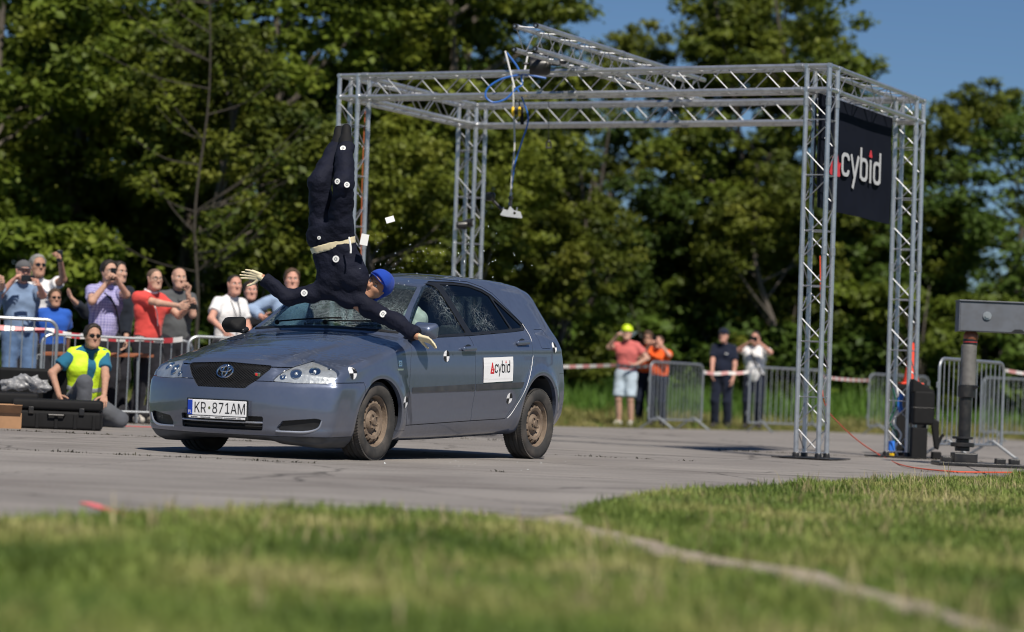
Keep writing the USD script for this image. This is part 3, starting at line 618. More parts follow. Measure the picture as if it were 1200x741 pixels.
# ================================================================== the car
CAR_YAW = .4953
c_f = np.array([-math.sin(CAR_YAW), -math.cos(CAR_YAW), 0]); c_l = np.array([math.cos(CAR_YAW), -math.sin(CAR_YAW), 0])
CAR_O = np.array([-.9684, 19.1389, 0.0]) - c_l * .84           # on the ground under the middle of the front axle
CAR_R = np.stack([c_f, c_l, [0, 0, 1.]], 1)                    # local: x forward, y to the car's left, z up
DIVE = .035                                                    # the nose dips under braking
def dive(v):
    v = np.array(v, float); x, z = v[..., 0] + 1.1, v[..., 2] - .4; c, s = math.cos(DIVE), math.sin(DIVE); o = v.copy()
    o[..., 0] = c * x + s * z - 1.1; o[..., 2] = -s * x + c * z + .4; return o
def dived(m): m = tri(m).copy(); m.vertices = dive(m.vertices); return m

# ---- the body as a distance function
_sil = np.array([(.62, .205), (.80, .21), (.875, .235), (.912, .30), (.925, .40), (.925, .48), (.908, .58), (.885, .66), (.845, .735), (.77, .782), (.62, .826), (.40, .874), (.15, .920), (-.10, .962), (-.32, 1.002),
    (-.48, 1.086), (-.72, 1.236), (-.95, 1.352), (-1.06, 1.402), (-1.22, 1.438), (-1.45, 1.463), (-1.75, 1.474), (-2.1, 1.468), (-2.4, 1.452), (-2.66, 1.424), (-2.82, 1.386), (-2.875, 1.340), (-2.915, 1.25), (-2.985, 1.12), (-3.06, 1.01), (-3.14, .91),
    (-3.215, .74), (-3.25, .64), (-3.265, .52), (-3.24, .36), (-3.12, .265), (-2.9, .225)])
def wx(x): return x + np.interp(x, [-3.4, -3.2, -3.0, -.3, .1, .5, .93], [-.02, -.045, -.10, -.12, -.09, -.06, -.055])
def W(pts):
    if hasattr(pts, 'geom_type'): return shapely.transform(pts, lambda q: np.stack([wx(q[:, 0]), q[:, 1]], 1))
    return [(float(wx(a)), b) for a, b in pts]
_sil[:, 0] = wx(_sil[:, 0])
_close = np.vstack([_sil, _sil[:1]]); _seg = np.hypot(*np.diff(_close, axis=0).T); _cum = np.append(0, np.cumsum(_seg)); _tt = np.arange(0, _cum[-1], .006)
_dense = np.stack([np.interp(_tt, _cum, _close[:, k]) for k in (0, 1)], 1)
_ker = np.exp(-np.linspace(-2, 2, 13) ** 2); _ker /= _ker.sum()
_dense = np.stack([np.convolve(np.concatenate([_dense[-6:, k], _dense[:, k], _dense[:6, k]]), _ker, 'valid') for k in (0, 1)], 1)
_gx, _gz = np.arange(-3.7, 1.4, .012), np.arange(-.1, 1.9, .012); _GX, _GZ = np.meshgrid(_gx, _gz, indexing='ij')
_D = cKDTree(_dense).query(np.stack([_GX.ravel(), _GZ.ravel()], 1))[0].reshape(_GX.shape)
_D = np.where(shapely.contains_xy(sg.Polygon(_dense), _GX, _GZ), -_D, _D)
def sil(x, z): return map_coordinates(_D, [(x + 3.7) / .012, (z + .1) / .012], order=1, mode='nearest')
_ip = lambda t, a, b: np.interp(t, a, b)
from scipy.interpolate import PchipInterpolator as Pch
_W = Pch([.0, .15, .20, .26, .32, .45, .58, .72, .84, .91, .965, 1.02, 1.10, 1.2, 1.3, 1.38, 1.45, 1.52, 1.7], [.66, .72, .775, .808, .828, .846, .854, .855, .848, .835, .808, .772, .728, .676, .622, .572, .515, .44, .2])
_B = Pch([-3.6, -3.3, -2.9, -2.4, -2.0, -1.5, -.9, -.3, .3, .6, .95, 1.4], [-.20, -.19, -.10, -.02, 0, 0, .06, .15, .19, .27, .37, .4])
_T = Pch([-3.6, -3.27, -3.0, -2.7, -2.2, -1.5, .1, .4, .7, .93, 1.3], [.86, .91, .955, .985, 1.0, 1.0, 1.0, .992, .972, .93, .85])
_C = Pch([-3.6, -2.8, -1.5, -.9, -.35, .2, .8, 1.3], [.10, .12, .12, .11, .075, .085, .06, .05])
def bodyF(p):
    x, y, z = p[:, 0], np.abs(p[:, 1]), p[:, 2]
    xe = x + _B(x) * np.minimum(y / .85, 1.15) ** 2.4; ze = z + _C(x) * y * y
    hoodm = 1 / (1 + np.exp(-(x + .25) * 9)) / (1 + np.exp((x - .80) * 14)); yc = .40 + .10 * np.clip((.75 - x) / 1.05, 0, 1)     # the raised middle of the bonnet between its two creases
    ze = ze + hoodm * .020 * (1 - 1 / (1 + np.exp((y - yc) * 80)))
    d1 = sil(xe, ze)
    w = _W(z) * _T(x) * (1 - .05 * np.clip((z - .95) / .3, 0, 1) * np.clip((-2.3 - x) / .8, 0, 1))
    for ax_ in (0.0, -2.6):
        r = np.hypot(x - ax_, z - .315); w = w + .014 * np.exp(-((r - .365) / .05) ** 2) * (z < .8)
    w = w - .012 * np.exp(-((z - .40) / .10) ** 2) * np.clip((-.30 - x) * 12, 0, 1) * np.clip((x + 2.15) * 12, 0, 1) + .006 * np.exp(-((z - .868) / .03) ** 2)
    d2 = (y - w) * .93
    return smax(d1, d2, .055) - .013 / (1 + np.exp((z - .612) * 130)) / (1 + np.exp(-(x - .16) * 24)) - .008 / (1 + np.exp((np.abs(z - .255) - .030) * 160)) / (1 + np.exp(-(x - .35) * 24))       # the bumper's ledge and lower lip
def grad(fn, p, e=.004):
    g = np.stack([(fn(p + np.eye(3)[k] * e) - fn(p - np.eye(3)[k] * e)) / (2 * e) for k in range(3)], 1); return g
_h = .017; _ax = [np.arange(-3.42, 1.06, _h), np.arange(-.98, .98 + _h, _h), np.arange(.10, 1.58, _h)]
_P = np.stack([q.ravel() for q in np.meshgrid(*_ax, indexing='ij')], 1); _FV = bodyF(_P).reshape([len(a) for a in _ax])
_sh = {}
def shell_at(level):
    if level in _sh: return _sh[level]
    v, f = nets(_FV - level, [a[0] for a in _ax], _h)
    for _ in range(3 if level > -.01 else 1):
        g = grad(bodyF, v); v = v - g * ((bodyF(v) - level) / np.maximum((g * g).sum(1), .2))[:, None] * .9
    _sh[level] = trimesh.Trimesh(v, f, process=False); return _sh[level]
OUT = shell_at(0.0); Mout = man(OUT); Min = man(shell_at(-.030)); Mdeep = man(shell_at(-.05)); Mpr = man(shell_at(.006)); Mtrim = man(shell_at(-.006)); Mw = man(shell_at(-.012)); Mlin = man(shell_at(-.036))
print('car solids', Mout.status(), Min.status(), len(OUT.faces))
SHELL = Mout - Min

# ---- materials
paint = usdkit.material(stage, '/World/Looks/car_paint', {
    'g': ('texture_coordinate', {}), 'n': ('noise_texture', {'scale': 2.5, 'detail': 6.0, 'roughness': 0.65}), 'n2': ('noise_texture', {'scale': 900.0, 'detail': 1.0}), 's': ('separate_xyz', {}),
    'low': ('map_range', {'from_min': .75, 'from_max': .25, 'to_min': 0.0, 'to_max': .55, 'clamp': True}), 'mu': ('math', {'math_type': 'multiply'}),
    'r': ('rgb_ramp', {'ramp': [(.3, (.112, .139, .212)), (.7, (.126, .154, .230))]}), 'dx': ('mix', {'color2': (.16, .145, .13)}),
    'rr': ('map_range', {'from_min': .3, 'from_max': .7, 'to_min': .24, 'to_max': .38}),
    'p': ('principled_bsdf', {'metallic': .52, 'coat_weight': 1.0, 'coat_roughness': .04, 'specular_ior_level': .5})},
    [('g.object', 'n.vector'), ('g.object', 's.vector'), ('n.fac', 'r.fac'), ('s.z', 'low.value'), ('low.result', 'mu.value1'), ('n.fac', 'mu.value2'), ('mu.value', 'dx.fac'), ('r.color', 'dx.color1'),
     ('dx.color', 'p.base_color'), ('n.fac', 'rr.value'), ('rr.result', 'p.roughness')], surface='p.BSDF')
def pane_mat(name, tint, crack=None, top=.75):
    """window glass: clear, with a mirror at grazing angles, and cracks round given points"""
    nd = {'f': ('fresnel', {'IOR': 1.5}), 't': ('transparent_bsdf', {'color': tint}), 'gl': ('glossy_bsdf', {'roughness': .01, 'color': (1, 1, 1)}), 'x': ('mix_closure', {})}
    nd.update({'gb': ('geometry', {}), 'ib': ('math', {'math_type': 'subtract', 'value1': 1.0}), 'fm': ('math', {'math_type': 'multiply'})})      # only the outer face mirrors
    ln = [('gb.backfacing', 'ib.value2'), ('ib.value', 'fm.value1'), ('f.fac', 'fm.value2'), ('fm.value', 'x.fac'), ('t.BSDF', 'x.closure1'), ('gl.BSDF', 'x.closure2')]; out = 'x.closure'
    if crack:
        pts, rad, base, sc = crack
        nd.update({'g': ('texture_coordinate', {}), 'nz': ('noise_texture', {'scale': 5.0, 'detail': 3.0}), 'wp': ('vector_math', {'math_type': 'multiply_add', 'vector2': (.10, .10, .10)}),
                   'v': ('voronoi_texture', {'feature': 'distance_to_edge', 'scale': sc}), 'v2': ('voronoi_texture', {'feature': 'distance_to_edge', 'scale': sc * 2.6}),
                   'l': ('map_range', {'from_min': .0, 'from_max': .014, 'to_min': 1.0, 'to_max': 0.0, 'clamp': True}), 'l2': ('map_range', {'from_min': .0, 'from_max': .022, 'to_min': 1.0, 'to_max': 0.0, 'clamp': True}),
                   'mx': ('math', {'math_type': 'maximum'}), 'ms': ('math', {'math_type': 'multiply', 'use_clamp': True}), 'wt': ('principled_bsdf', {'base_color': (.74, .82, .84), 'roughness': .35, 'transmission_weight': .0}), 'x2': ('mix_closure', {})})
        ln += [('g.object', 'nz.vector'), ('nz.color', 'wp.vector1'), ('g.object', 'wp.vector3'), ('wp.vector', 'v.vector'), ('wp.vector', 'v2.vector'), ('v.distance', 'l.value'), ('v2.distance', 'l2.value'), ('l.result', 'mx.value1'), ('l2.result', 'mx.value2')]
        prev = None
        for i, (c, r) in enumerate(zip(pts, rad)):
            nd[f'd{i}'] = ('vector_math', {'math_type': 'distance', 'vector2': c}); nd[f'm{i}'] = ('map_range', {'from_min': r * .15, 'from_max': r, 'to_min': top, 'to_max': base, 'clamp': True})
            ln += [('g.object', f'd{i}.vector1'), (f'd{i}.value', f'm{i}.value')]
            if prev is None: prev = f'm{i}.result'
            else:
                nd[f'a{i}'] = ('math', {'math_type': 'maximum'}); ln += [(prev, f'a{i}.value1'), (f'm{i}.result', f'a{i}.value2')]; prev = f'a{i}.value'
        ln += [('mx.value', 'ms.value1'), (prev, 'ms.value2'), ('ms.value', 'x2.fac'), (out, 'x2.closure1'), ('wt.BSDF', 'x2.closure2')]; out = 'x2.closure'
    return usdkit.material(stage, '/World/Looks/' + name, nd, ln, surface=out)
wind_mat = pane_mat('cracked_windscreen', (.66, .76, .74), ([tuple(dive(np.array([-.74, -.38, 1.17]))), tuple(dive(np.array([-.62, .06, 1.09]))), tuple(dive(np.array([-.72, .42, 1.15])))], [.50, .30, .24], .26, 24.0), 1.0)
side_mat = pane_mat('side_window_glass', (.74, .80, .78), ([tuple(dive(np.array([-1.30, .66, 1.24]))), tuple(dive(np.array([-1.80, .70, 1.08])))], [.28, .22], .0, 8.0), .35)
dark_glass = pane_mat('tinted_rear_glass', (.30, .33, .33))
lens_mat = pane_mat('headlamp_lens', (.93, .94, .94))
CHROME = pm('chrome', (.78, .79, .80), .12, 1.0, .05, 20.0); SILVER = pm('lamp_reflector', (.68, .69, .71), .24, .6, .25, 18.0, bump=.25, bscale=22)
TRIM = pm('black_trim', (.014, .015, .017), .38, 0, .2, 15.0); GRAYTRIM = pm('grey_black_trim', (.04, .043, .05), .55, 0, .25, 9.0, dirt=((.10, .09, .08), .5, 7.0))
INTER = pm('car_interior', (.022, .023, .026), .85, 0, .3, 8.0); SEAT = pm('seat_fabric', (.035, .037, .045), .95, 0, .3, 30.0, bump=.4, bscale=200)
RIM = pm('rusty_wheel', (.20, .15, .11), .75, .15, .3, 10.0, dirt=((.10, .065, .045), .8, 14.0), bump=.3, bscale=90)
STICK = pm('white_sticker', (.84, .84, .85), .45, 0, .03, 6.0); STICKB = pm('black_sticker', (.012, .012, .014), .5, 0, .05, 6.0); BLUEP = pm('blue_print', (.012, .05, .42), .5, 0, .05, 6.0)

car = thing('hatchback_car', 'blue grey five-door hatchback with a cracked windscreen, hitting the crash dummy', 'car', matrix=mat4(CAR_R, CAR_O))
def emit(name, M, mat, parent=None, fn=None, level=0.0, smooth=28, **k):
    """a piece of the shell; where it lies on the outer skin its shading follows the skin exactly"""
    m = tri(M)
    if len(m.faces) == 0: print('EMPTY', name); return None
    m.merge_vertices()
    v, f, n = meshkit.arrays(m, smooth); d = bodyF(v); on = np.abs(d - level) < .0025
    if on.any():
        g = grad(bodyF, v[on], .003); g /= np.linalg.norm(g, axis=1, keepdims=True) + 1e-9; ok = (g * n[on]).sum(1) > .82
        idx = np.flatnonzero(on)[ok]; n[idx] = g[ok]
    c, s = math.cos(DIVE), math.sin(DIVE); nn = n.copy(); nn[:, 0] = c * n[:, 0] + s * n[:, 2]; nn[:, 2] = -s * n[:, 0] + c * n[:, 2]
    return obj(name, (dive(v), f), mat, parent or car, normals=nn, **k)
GAP = .0028
def side_prism(pts, y0=.30, y1=1.1, b=0.0, right=False):
    g = sg.Polygon(pts) if not hasattr(pts, 'geom_type') else pts
    M = poly_prism(g.buffer(b, join_style='mitre'), *((-y1, -y0) if right else (y0, y1)), 'xz')
    return M - CORE if y0 == .42 else M
CORE = None
def front_prism(pts, x0=.1, x1=1.2, b=0.0, mirror=False):
    g = sg.Polygon(pts) if not hasattr(pts, 'geom_type') else pts
    if mirror: g = shapely.affinity.scale(g, -1, 1, origin=(0, 0))
    return poly_prism(g.buffer(b, join_style='mitre'), x0, x1, 'yz')
def top_prism(pts, z0=.5, z1=1.7, b=0.0):
    g = sg.Polygon(pts) if not hasattr(pts, 'geom_type') else pts
    return poly_prism(g.buffer(b, join_style='mitre'), z0, z1, 'xy')
def rnd(pts, r): return sg.Polygon(pts).buffer(-r).buffer(r, quad_segs=6)

_cz = [.2, .5, .9, 1.0, 1.1, 1.2, 1.3, 1.38, 1.43, 1.47]; _cw = [float(_W(z)) - .085 for z in _cz]
CORE = front_prism([(a, z) for a, z in zip(_cw, _cz)] + [(-a, z) for a, z in zip(_cw[::-1], _cz[::-1])], -3.6, 1.3)     # what lies inboard of the flanks
wells = None
for ax_, rr in ((0.0, .338), (-2.6, .335)):
    for s_ in (-1, 1):
        c_ = m3.Manifold.cylinder(.6, rr, rr, 56).rotate([90, 0, 0]).translate([ax_, .55 * s_ + (.6 if s_ > 0 else 0), .318])
        wells = c_ if wells is None else wells + c_
SH = SHELL - wells
FG = rnd(W([(-.44, .972), (-.462, 1.07), (-.575, 1.205), (-.675, 1.306), (-.80, 1.362), (-1.145, 1.386), (-1.305, 1.000)]), .012)
RG = rnd(W([(-1.245, 1.384), (-1.47, 1.386), (-1.70, 1.374), (-1.87, 1.34), (-1.965, 1.305), (-2.095, 1.034), (-1.40, 1.004)]), .012)
QG = rnd(W([(-1.99, 1.292), (-2.325, 1.062), (-2.30, 1.047), (-2.125, 1.037)]), .010)
DLO = sg.Polygon(W([(-.40, .955), (-.44, 1.085), (-.565, 1.222), (-.668, 1.324), (-.80, 1.382), (-1.15, 1.404), (-1.47, 1.405), (-1.71, 1.392), (-1.89, 1.355), (-2.0, 1.312), (-2.37, 1.062), (-2.32, 1.027), (-2.1, 1.014), (-1.38, .982)])).buffer(.004)
FD = sg.Polygon(W([(-.325, .292), (-.30, .60), (-.315, .80), (-.345, .93), (-.37, 1.06), (-.50, 1.235), (-.63, 1.352), (-.79, 1.405), (-1.16, 1.428), (-1.25, 1.20), (-1.315, .95), (-1.338, .83), (-1.340, .30)]))
RD = sg.Polygon(W([(-1.340, .30), (-1.338, .83), (-1.315, .95), (-1.25, 1.20), (-1.16, 1.428), (-1.72, 1.416), (-1.91, 1.376), (-2.03, 1.328), (-2.33, 1.09), (-2.345, .95), (-2.31, .80), (-2.18, .57), (-2.0, .375), (-1.92, .302)]))
HLX = side_prism([(1.2, .5), (1.2, .95), (.44, .95), (.455, .80), (.555, .635), (.58, .5)], -1.2, 1.2)
HL = sg.Polygon([(.40, .630), (.425, .668), (.48, .722), (.545, .776), (.62, .818), (.71, .826), (.82, .815), (.82, .72), (.80, .640), (.76, .622), (.55, .622)]).buffer(-.008).buffer(.008)
GR = rnd([(-.385, .742), (0, .760), (.385, .742), (.30, .645), (.21, .572), (-.21, .572), (-.30, .645)], .02)
IN = rnd([(-.355, .268), (.355, .268), (.365, .372), (-.365, .372)], .015)
FOG = rnd([(.44, .272), (.50, .345), (.72, .368), (.765, .36), (.745, .30), (.70, .272)], .018)
HOOD = sg.Polygon(W([(1.0, -.50), (1.0, .50), (.72, .515), (.55, .60), (.30, .655), (0, .70), (-.40, .735), (-.415, .5), (-.372, .25), (-.362, 0), (-.372, -.25), (-.415, -.5), (-.40, -.735), (0, -.70), (.30, -.655), (.55, -.60), (.72, -.515)]))
WS = rnd(W([(-.385, 0), (-.39, .25), (-.425, .5), (-.465, .645), (-1.035, .475), (-1.03, .25), (-1.025, 0), (-1.03, -.25), (-1.035, -.475), (-.465, -.645), (-.425, -.5), (-.39, -.25)]), .03)
BUMP = sg.Polygon([(.14, .15), (1.2, .15), (1.2, .628), (.255, .628), (.255, .5)])
FEND = sg.Polygon(W([(-.325, .25), (-.30, .60), (-.315, .80), (-.345, .93), (-.37, 1.06), (-.30, 1.10)])+[(1.1, 1.10), (1.1, .628), (.255, .628), (.255, .25)])
low = top_prism(sg.box(-4, -1.2, 1.5, 1.2), 0.0, .96)
windows = sum([side_prism(g, .42, right=r_) for g in (FG, RG, QG) for r_ in (False, True)], m3.Manifold()) + top_prism(WS, .97, 1.6)
RW = rnd([(-.56, 1.30), (.56, 1.30), (.60, 1.02), (-.60, 1.02)], .03); windows = windows + front_prism(RW, -3.6, -2.7)
hl = [front_prism(HL, .20, 1.2) ^ HLX, front_prism(HL, .20, 1.2, mirror=True) ^ HLX]; hlc = (front_prism(HL, .20, 1.2, b=GAP) + front_prism(HL, .20, 1.2, b=GAP, mirror=True)) ^ HLX.translate([-.003, 0, 0])
holes = front_prism(GR, .4, 1.2) + front_prism(IN, .4, 1.2) + front_prism(FOG, .2, 1.2) + front_prism(FOG, .2, 1.2, mirror=True)
cut = SH - windows - hlc - holes
hood_p = top_prism(HOOD, .73, 1.2) ; hood_c = top_prism(HOOD.buffer(GAP), .73 - GAP, 1.2)
bump_p = side_prism(BUMP, -1.2, 1.2, -GAP); bump_c = side_prism(BUMP, -1.2, 1.2, GAP)
emit('bonnet', (cut ^ top_prism(HOOD, .735, 1.2)) - bump_c, paint)
bp = emit('front_bumper', (cut ^ bump_p) - side_prism([(-.5, .0), (1.3, .0), (1.3, .232), (.14, .232)], -1.2, 1.2), paint)
emit('bumper_lip', (SH ^ side_prism([(.14, .10), (1.3, .10), (1.3, .229), (.14, .229)], -1.2, 1.2)) - wells, GRAYTRIM, bp)
for rt in (False, True):
    s_ = -1 if rt else 1
    sp = lambda g, b=0.0, y0=.30: side_prism(g, y0, 1.1, b, rt)
    emit('front_fender', (cut ^ sp(FEND, -GAP)) - hood_c - bump_c, paint)
    fd = emit('front_door', (cut ^ sp(FD, -GAP, .42)) - sp(DLO, 0, .42), paint); rd = emit('rear_door', (cut ^ sp(RD, -GAP, .42)) - sp(DLO, 0, .42) - wells, paint)
    trimM = ((Mtrim - Min) ^ sp(DLO, -.001, .42)) - sp(FG, 0, .2) - sp(RG, 0, .2) - sp(QG, 0, .2)
    emit('window_trim', trimM, TRIM, None, level=-.006)
    gsh = Mw - Min if not rt else gsh
    emit('window', gsh ^ sp(FG, .0, .42), side_mat, fd, level=-.012); emit('window', gsh ^ sp(RG, .0, .42), side_mat, rd, level=-.012)
    emit('quarter_window', gsh ^ sp(QG, .0, .42), dark_glass, None, level=-.012)
    # rubbing strips, handles
    strip_ = (Mpr - Min) ^ sp(sg.Polygon(W([(-.345, .545), (-.345, .582), (-1.33, .595), (-1.33, .548)])), 0, .5); emit('side_moulding', strip_, GRAYTRIM, fd, level=.006)
    strip_ = (Mpr - Min) ^ sp(sg.Polygon(W([(-1.35, .548), (-1.35, .595), (-2.165, .600), (-2.135, .555)])), 0, .5); emit('side_moulding', strip_, GRAYTRIM, rd, level=.006)
    if not rt:
        for par, hx, hz in ((fd, -1.31, .882), (rd, -2.25, .930)):
            yb = .0
            pp = np.array([[hx, t, hz] for t in np.linspace(.5, 1, 400)]); ys = pp[np.argmin(np.abs(bodyF(pp))), 1]
            recess = lathe([(0, 0), (.055, .0), (.062, .003), (.05, .004), (0, .004)], 24, 'y'); recess.vertices *= [1, 1, .62]
            obj('handle_recess', dived(moved(recess, t=(hx - .02, ys - .001, hz - .008))), TRIM, par)
            hd = m3.Manifold.batch_hull([m3.Manifold.sphere(.012, 10).translate([hx + a, ys + .022, hz + b]) for a, b in ((-.105, .006), (.085, .0), (-.105, -.008), (.085, -.012))])
            obj('door_handle', dived(cat([tri(hd), rbox(hx - .10, ys + .01, hz, .03, .03, .022, .006), rbox(hx + .08, ys + .01, hz - .004, .03, .03, .022, .006)])), paint, par)
doors_c = side_prism(FD, .42, 1.1, GAP) + side_prism(RD, .42, 1.1, GAP) + side_prism(FD, .42, 1.1, GAP, True) + side_prism(RD, .42, 1.1, GAP, True)
dlo_c = side_prism(DLO, .42, 1.1) + side_prism(DLO, .42, 1.1, right=True)
fend_c = side_prism(FEND, .3, 1.1, .0) + side_prism(FEND, .3, 1.1, .0, True)
rbump = sg.Polygon([(-2.6, .15), (-3.6, .15), (-3.6, .66), (-2.98, .66), (-2.93, .55), (-2.6, .5)])
rest = cut - hood_c - bump_c - doors_c - dlo_c - fend_c - top_prism(sg.box(-1.0, -.7, 1.5, .7), .0, .62)
cap_xy = (-2.70, .955); capg = sg.Point(cap_xy).buffer(1); capg = shapely.affinity.scale(capg, .098, .075); capg = sg.box(cap_xy[0] - .1, cap_xy[1] - .078, cap_xy[0] + .1, cap_xy[1] + .078).buffer(-.03).buffer(.03)
emit('body_shell', rest - side_prism(rbump, -1.2, 1.2, GAP) - (side_prism(capg, .5, 1.1, .002) - side_prism(capg, .5, 1.1, -.002)), paint)
emit('rear_bumper', (cut ^ side_prism(rbump, -1.2, 1.2)) - doors_c, paint)
emit('windscreen', (Mtrim - Mw) ^ top_prism(WS, .97, 1.6), wind_mat, level=-.006)
emit('rear_screen', gsh ^ front_prism(RW, -3.6, -2.7), dark_glass, level=-.012)
# a white chalky seam line behind the rear door, as in the photograph
wl = W([(-1.96, .305), (-2.03, .365), (-2.20, .565), (-2.325, .79), (-2.358, .95), (-2.345, 1.08)])
def skin_y(x, z, s=1):
    t = np.linspace(.3, 1.0, 701); return s * t[np.argmin(np.abs(bodyF(np.stack([np.full(701, x), t, np.full(701, z)], 1))))]
def skin_x(y, z):
    t = np.linspace(.2, 1.0, 801)[::-1]; d = bodyF(np.stack([t, np.full(801, y), np.full(801, z)], 1)); return t[np.argmax(d < 0)]
cw = curve([(x, skin_y(x, z) + .0005, z) for x, z in wl], 40); obj('chalk_line', dived(tube(cw, .0020, 5)), STICK, car)

# ---- lamps, grille, intake, plate
for i, h in enumerate(hl):
    s_ = 1 if i == 0 else -1
    L = emit('headlight', (Mout - Mtrim) ^ h, lens_mat)
    emit('reflector', (Mw - Min) ^ h, SILVER, L, level=-.012)
    for (y, z, r) in ((.545, .695, .055), (.652, .715, .055), (.728, .735, .032), (.462, .668, .030)):
        xs = skin_x(s_ * y, z); q_ = np.array([[xs, s_ * y, z]]); gn = unit(grad(bodyF, q_)[0]); a_ = unit(np.cross([0, 0, 1.], gn)); R_ = np.stack([gn, a_, np.cross(gn, a_)], 1); r_ = r * .78
        obj('lamp_bowl', dived(moved(lathe([(0, 0), (r_ * .86, 0), (r_ * .92, .003), (r_, .003), (r_, -.004), (0, -.004)], 24, 'x'), R_, q_[0] - gn * .0105)), CHROME, L, smooth=20)
        obj('bulb', dived(moved(trimesh.creation.icosphere(2, r_ * .30), t=q_[0] - gn * .013)), SILVER, L)
grm = usdkit.material(stage, '/World/Looks/grille_black', {'p': ('principled_bsdf', {'base_color': (.010, .010, .011), 'roughness': .5}), 'g': ('texture_coordinate', {}), 'n': ('noise_texture', {'scale': 30.0}), 'rr': ('map_range', {'to_min': .35, 'to_max': .6})},
    [('g.object', 'n.vector'), ('n.fac', 'rr.value'), ('rr.result', 'p.roughness')], surface='p.BSDF')
grl = emit('grille', (Mw - Min) ^ front_prism(GR, .4, 1.2), grm, level=-.012)
bars = []
for k in np.arange(-.75, .76, .026):
    for sg_ in (-1, 1):
        ln = sg.LineString([(k - .2 * sg_, .54), (k + .2 * sg_, .78)]).intersection(GR)
        for q in getattr(ln, 'geoms', [ln]):
            if q.length > .01:
                n = max(2, int(q.length / .05)); pts = [q.interpolate(t, normalized=True) for t in np.linspace(0, 1, n)]
                bars.append(tube([(skin_x(a.x, a.y) - .009, a.x, a.y) for a in pts], .0030, 4))
obj('grille_mesh', dived(cat(bars)), BLACKP, grl, kind='stuff')
def ring_pts(cx, cz, rx, rz, n=36): a = np.linspace(0, 2 * np.pi, n, endpoint=False); return cx + rx * np.cos(a), cz + rz * np.sin(a)
em = []
for (oy, oz, rx, rz) in ((0, 0, .068, .046), (0, .004, .021, .042), (0, .016, .047, .019)):
    yy, zz = ring_pts(oy, .690 + oz, rx, rz); em.append(tube([(skin_x(a, b) - .004, a, b) for a, b in zip(yy, zz)], .0062, 6, closed=True))
obj('emblem', dived(cat(em)), CHROME, grl)
obj('badge', dived(cat([rbox(skin_x(.275, .675) - .010, .275, .675, .014, .05, .028, .003)])), CHROME, grl); obj('badge_mark', dived(rbox(skin_x(.275, .675) + .000, .268, .675, .006, .016, .020, .002)), REDP, grl)
emit('lower_intake', (Min - Mdeep) ^ front_prism(IN.buffer(.006), .4, 1.2), grm, level=-.03)
for z in (.295, .325):
    yy = np.linspace(-.36, .36, 15); obj('intake_slat', dived(tube([(skin_x(a, z) - .012, a, z) for a in yy], .0075, 6)), pm('bright_edge', (.42, .45, .52), .28, .6, .05, 9.0, coat=.8) if z > .3 else BLACKP, bp)
for s_ in (1, -1):
    emit('fog_recess', (Min - Mdeep) ^ front_prism(FOG.buffer(.008), .2, 1.2, mirror=s_ < 0), grm, bp, level=-.03)
    ar = [(.455, .268), (.54, .266), (.66, .268), (.735, .295), (.762, .352)]; cv = curve([(skin_x(s_ * a, b) + .001, s_ * a, b) for a, b in ar], 24)
    obj('fog_trim', dived(tube(cv, np.interp(np.linspace(0, 1, len(cv)), [0, .5, 1], [.007, .0095, .005]), 6)), pm('bright_edge', (.42, .45, .52), .28, .6, .05, 9.0, coat=.8), bp)
px_ = skin_x(0, .40) + .014
pl = obj('number_plate', dived(rbox(px_, 0, .420, .010, .52, .114, .004)), STICK, car)
obj('plate_frame', dived(tri(man(rbox(px_ - .003, 0, .413, .010, .545, .150, .004)) - man(box(px_, 0, .4225, .05, .518, .112)))), TRIM, pl)
obj('plate_frame_strip', dived(rbox(px_ + .003, 0, .350, .004, .50, .014, .001)), STICK, pl)
for k, (a, b) in enumerate(((-.20, .06), (-.10, .09), (.02, .07), (.12, .11), (.20, .03))): obj('frame_print', dived(box(px_ + .0055, a, .350, .001, b, .005)), STICKB, pl)
def front_text(txt, y0, z0, h, bold, mat, name):
    """lettering on the plate; it reads towards the car's left"""
    t = meshkit.text_mesh(txt, h, .0012, bold); R = np.stack([[0, 1., 0], [0, 0, 1.], [1., 0, 0]], 1); t.vertices *= [.80, 1, 1]
    obj(name, dived(moved(t, R, (px_ + .005, y0, z0))), mat, pl, smooth=False)
front_text('KR', -.205, .382, .078, False, STICKB, 'plate_lettering'); front_text('871AM', -.045, .382, .078, False, STICKB, 'plate_lettering')
obj('plate_blue_band', dived(box(px_ + .0052, -.2385, .420, .001, .042, .110)), BLUEP, pl); front_text('PL', -.254, .377, .022, False, STICK, 'plate_lettering')
obj('plate_seal', dived(moved(lathe([(0, 0), (.011, 0), (.011, .001), (0, .001)], 14, 'x'), t=(px_ + .005, -.066, .420))), CHROME, pl)
# ---- wipers, cowl, mirrors, aerial
cowl = [(-.485 - .15 * (abs(y) / .85) ** 2.4, y, 0) for y in np.linspace(-.66, .66, 15)]
def top_z(x, y):
    t = np.linspace(.7, 1.6, 901)[::-1]; d = bodyF(np.stack([np.full(901, x), np.full(901, y), t], 1)); return t[np.argmax(d < 0)]
obj('cowl', dived(tube([(x, y, top_z(x, y) - .004) for x, y, _ in cowl], .017, 6)), TRIM, car)
for y0, y1 in ((-.45, .12), (.02, .60)):
    pts = curve([(-.52 - .15 * (abs(y) / .85) ** 2.4 - .02 - .05 * t, y, 0) for t, y in zip(np.linspace(0, 1, 9), np.linspace(y0, y1, 9))], 16); pts = [(x, y, top_z(x, y) + .018) for x, y, _ in pts]
    wp = obj('wiper', dived(tube(pts, .007, 6)), BLACKP, car); obj('wiper_pivot', dived(moved(trimesh.creation.icosphere(2, .02), t=(pts[0][0] + .03, pts[0][1], pts[0][2] - .008))), BLACKP, wp)
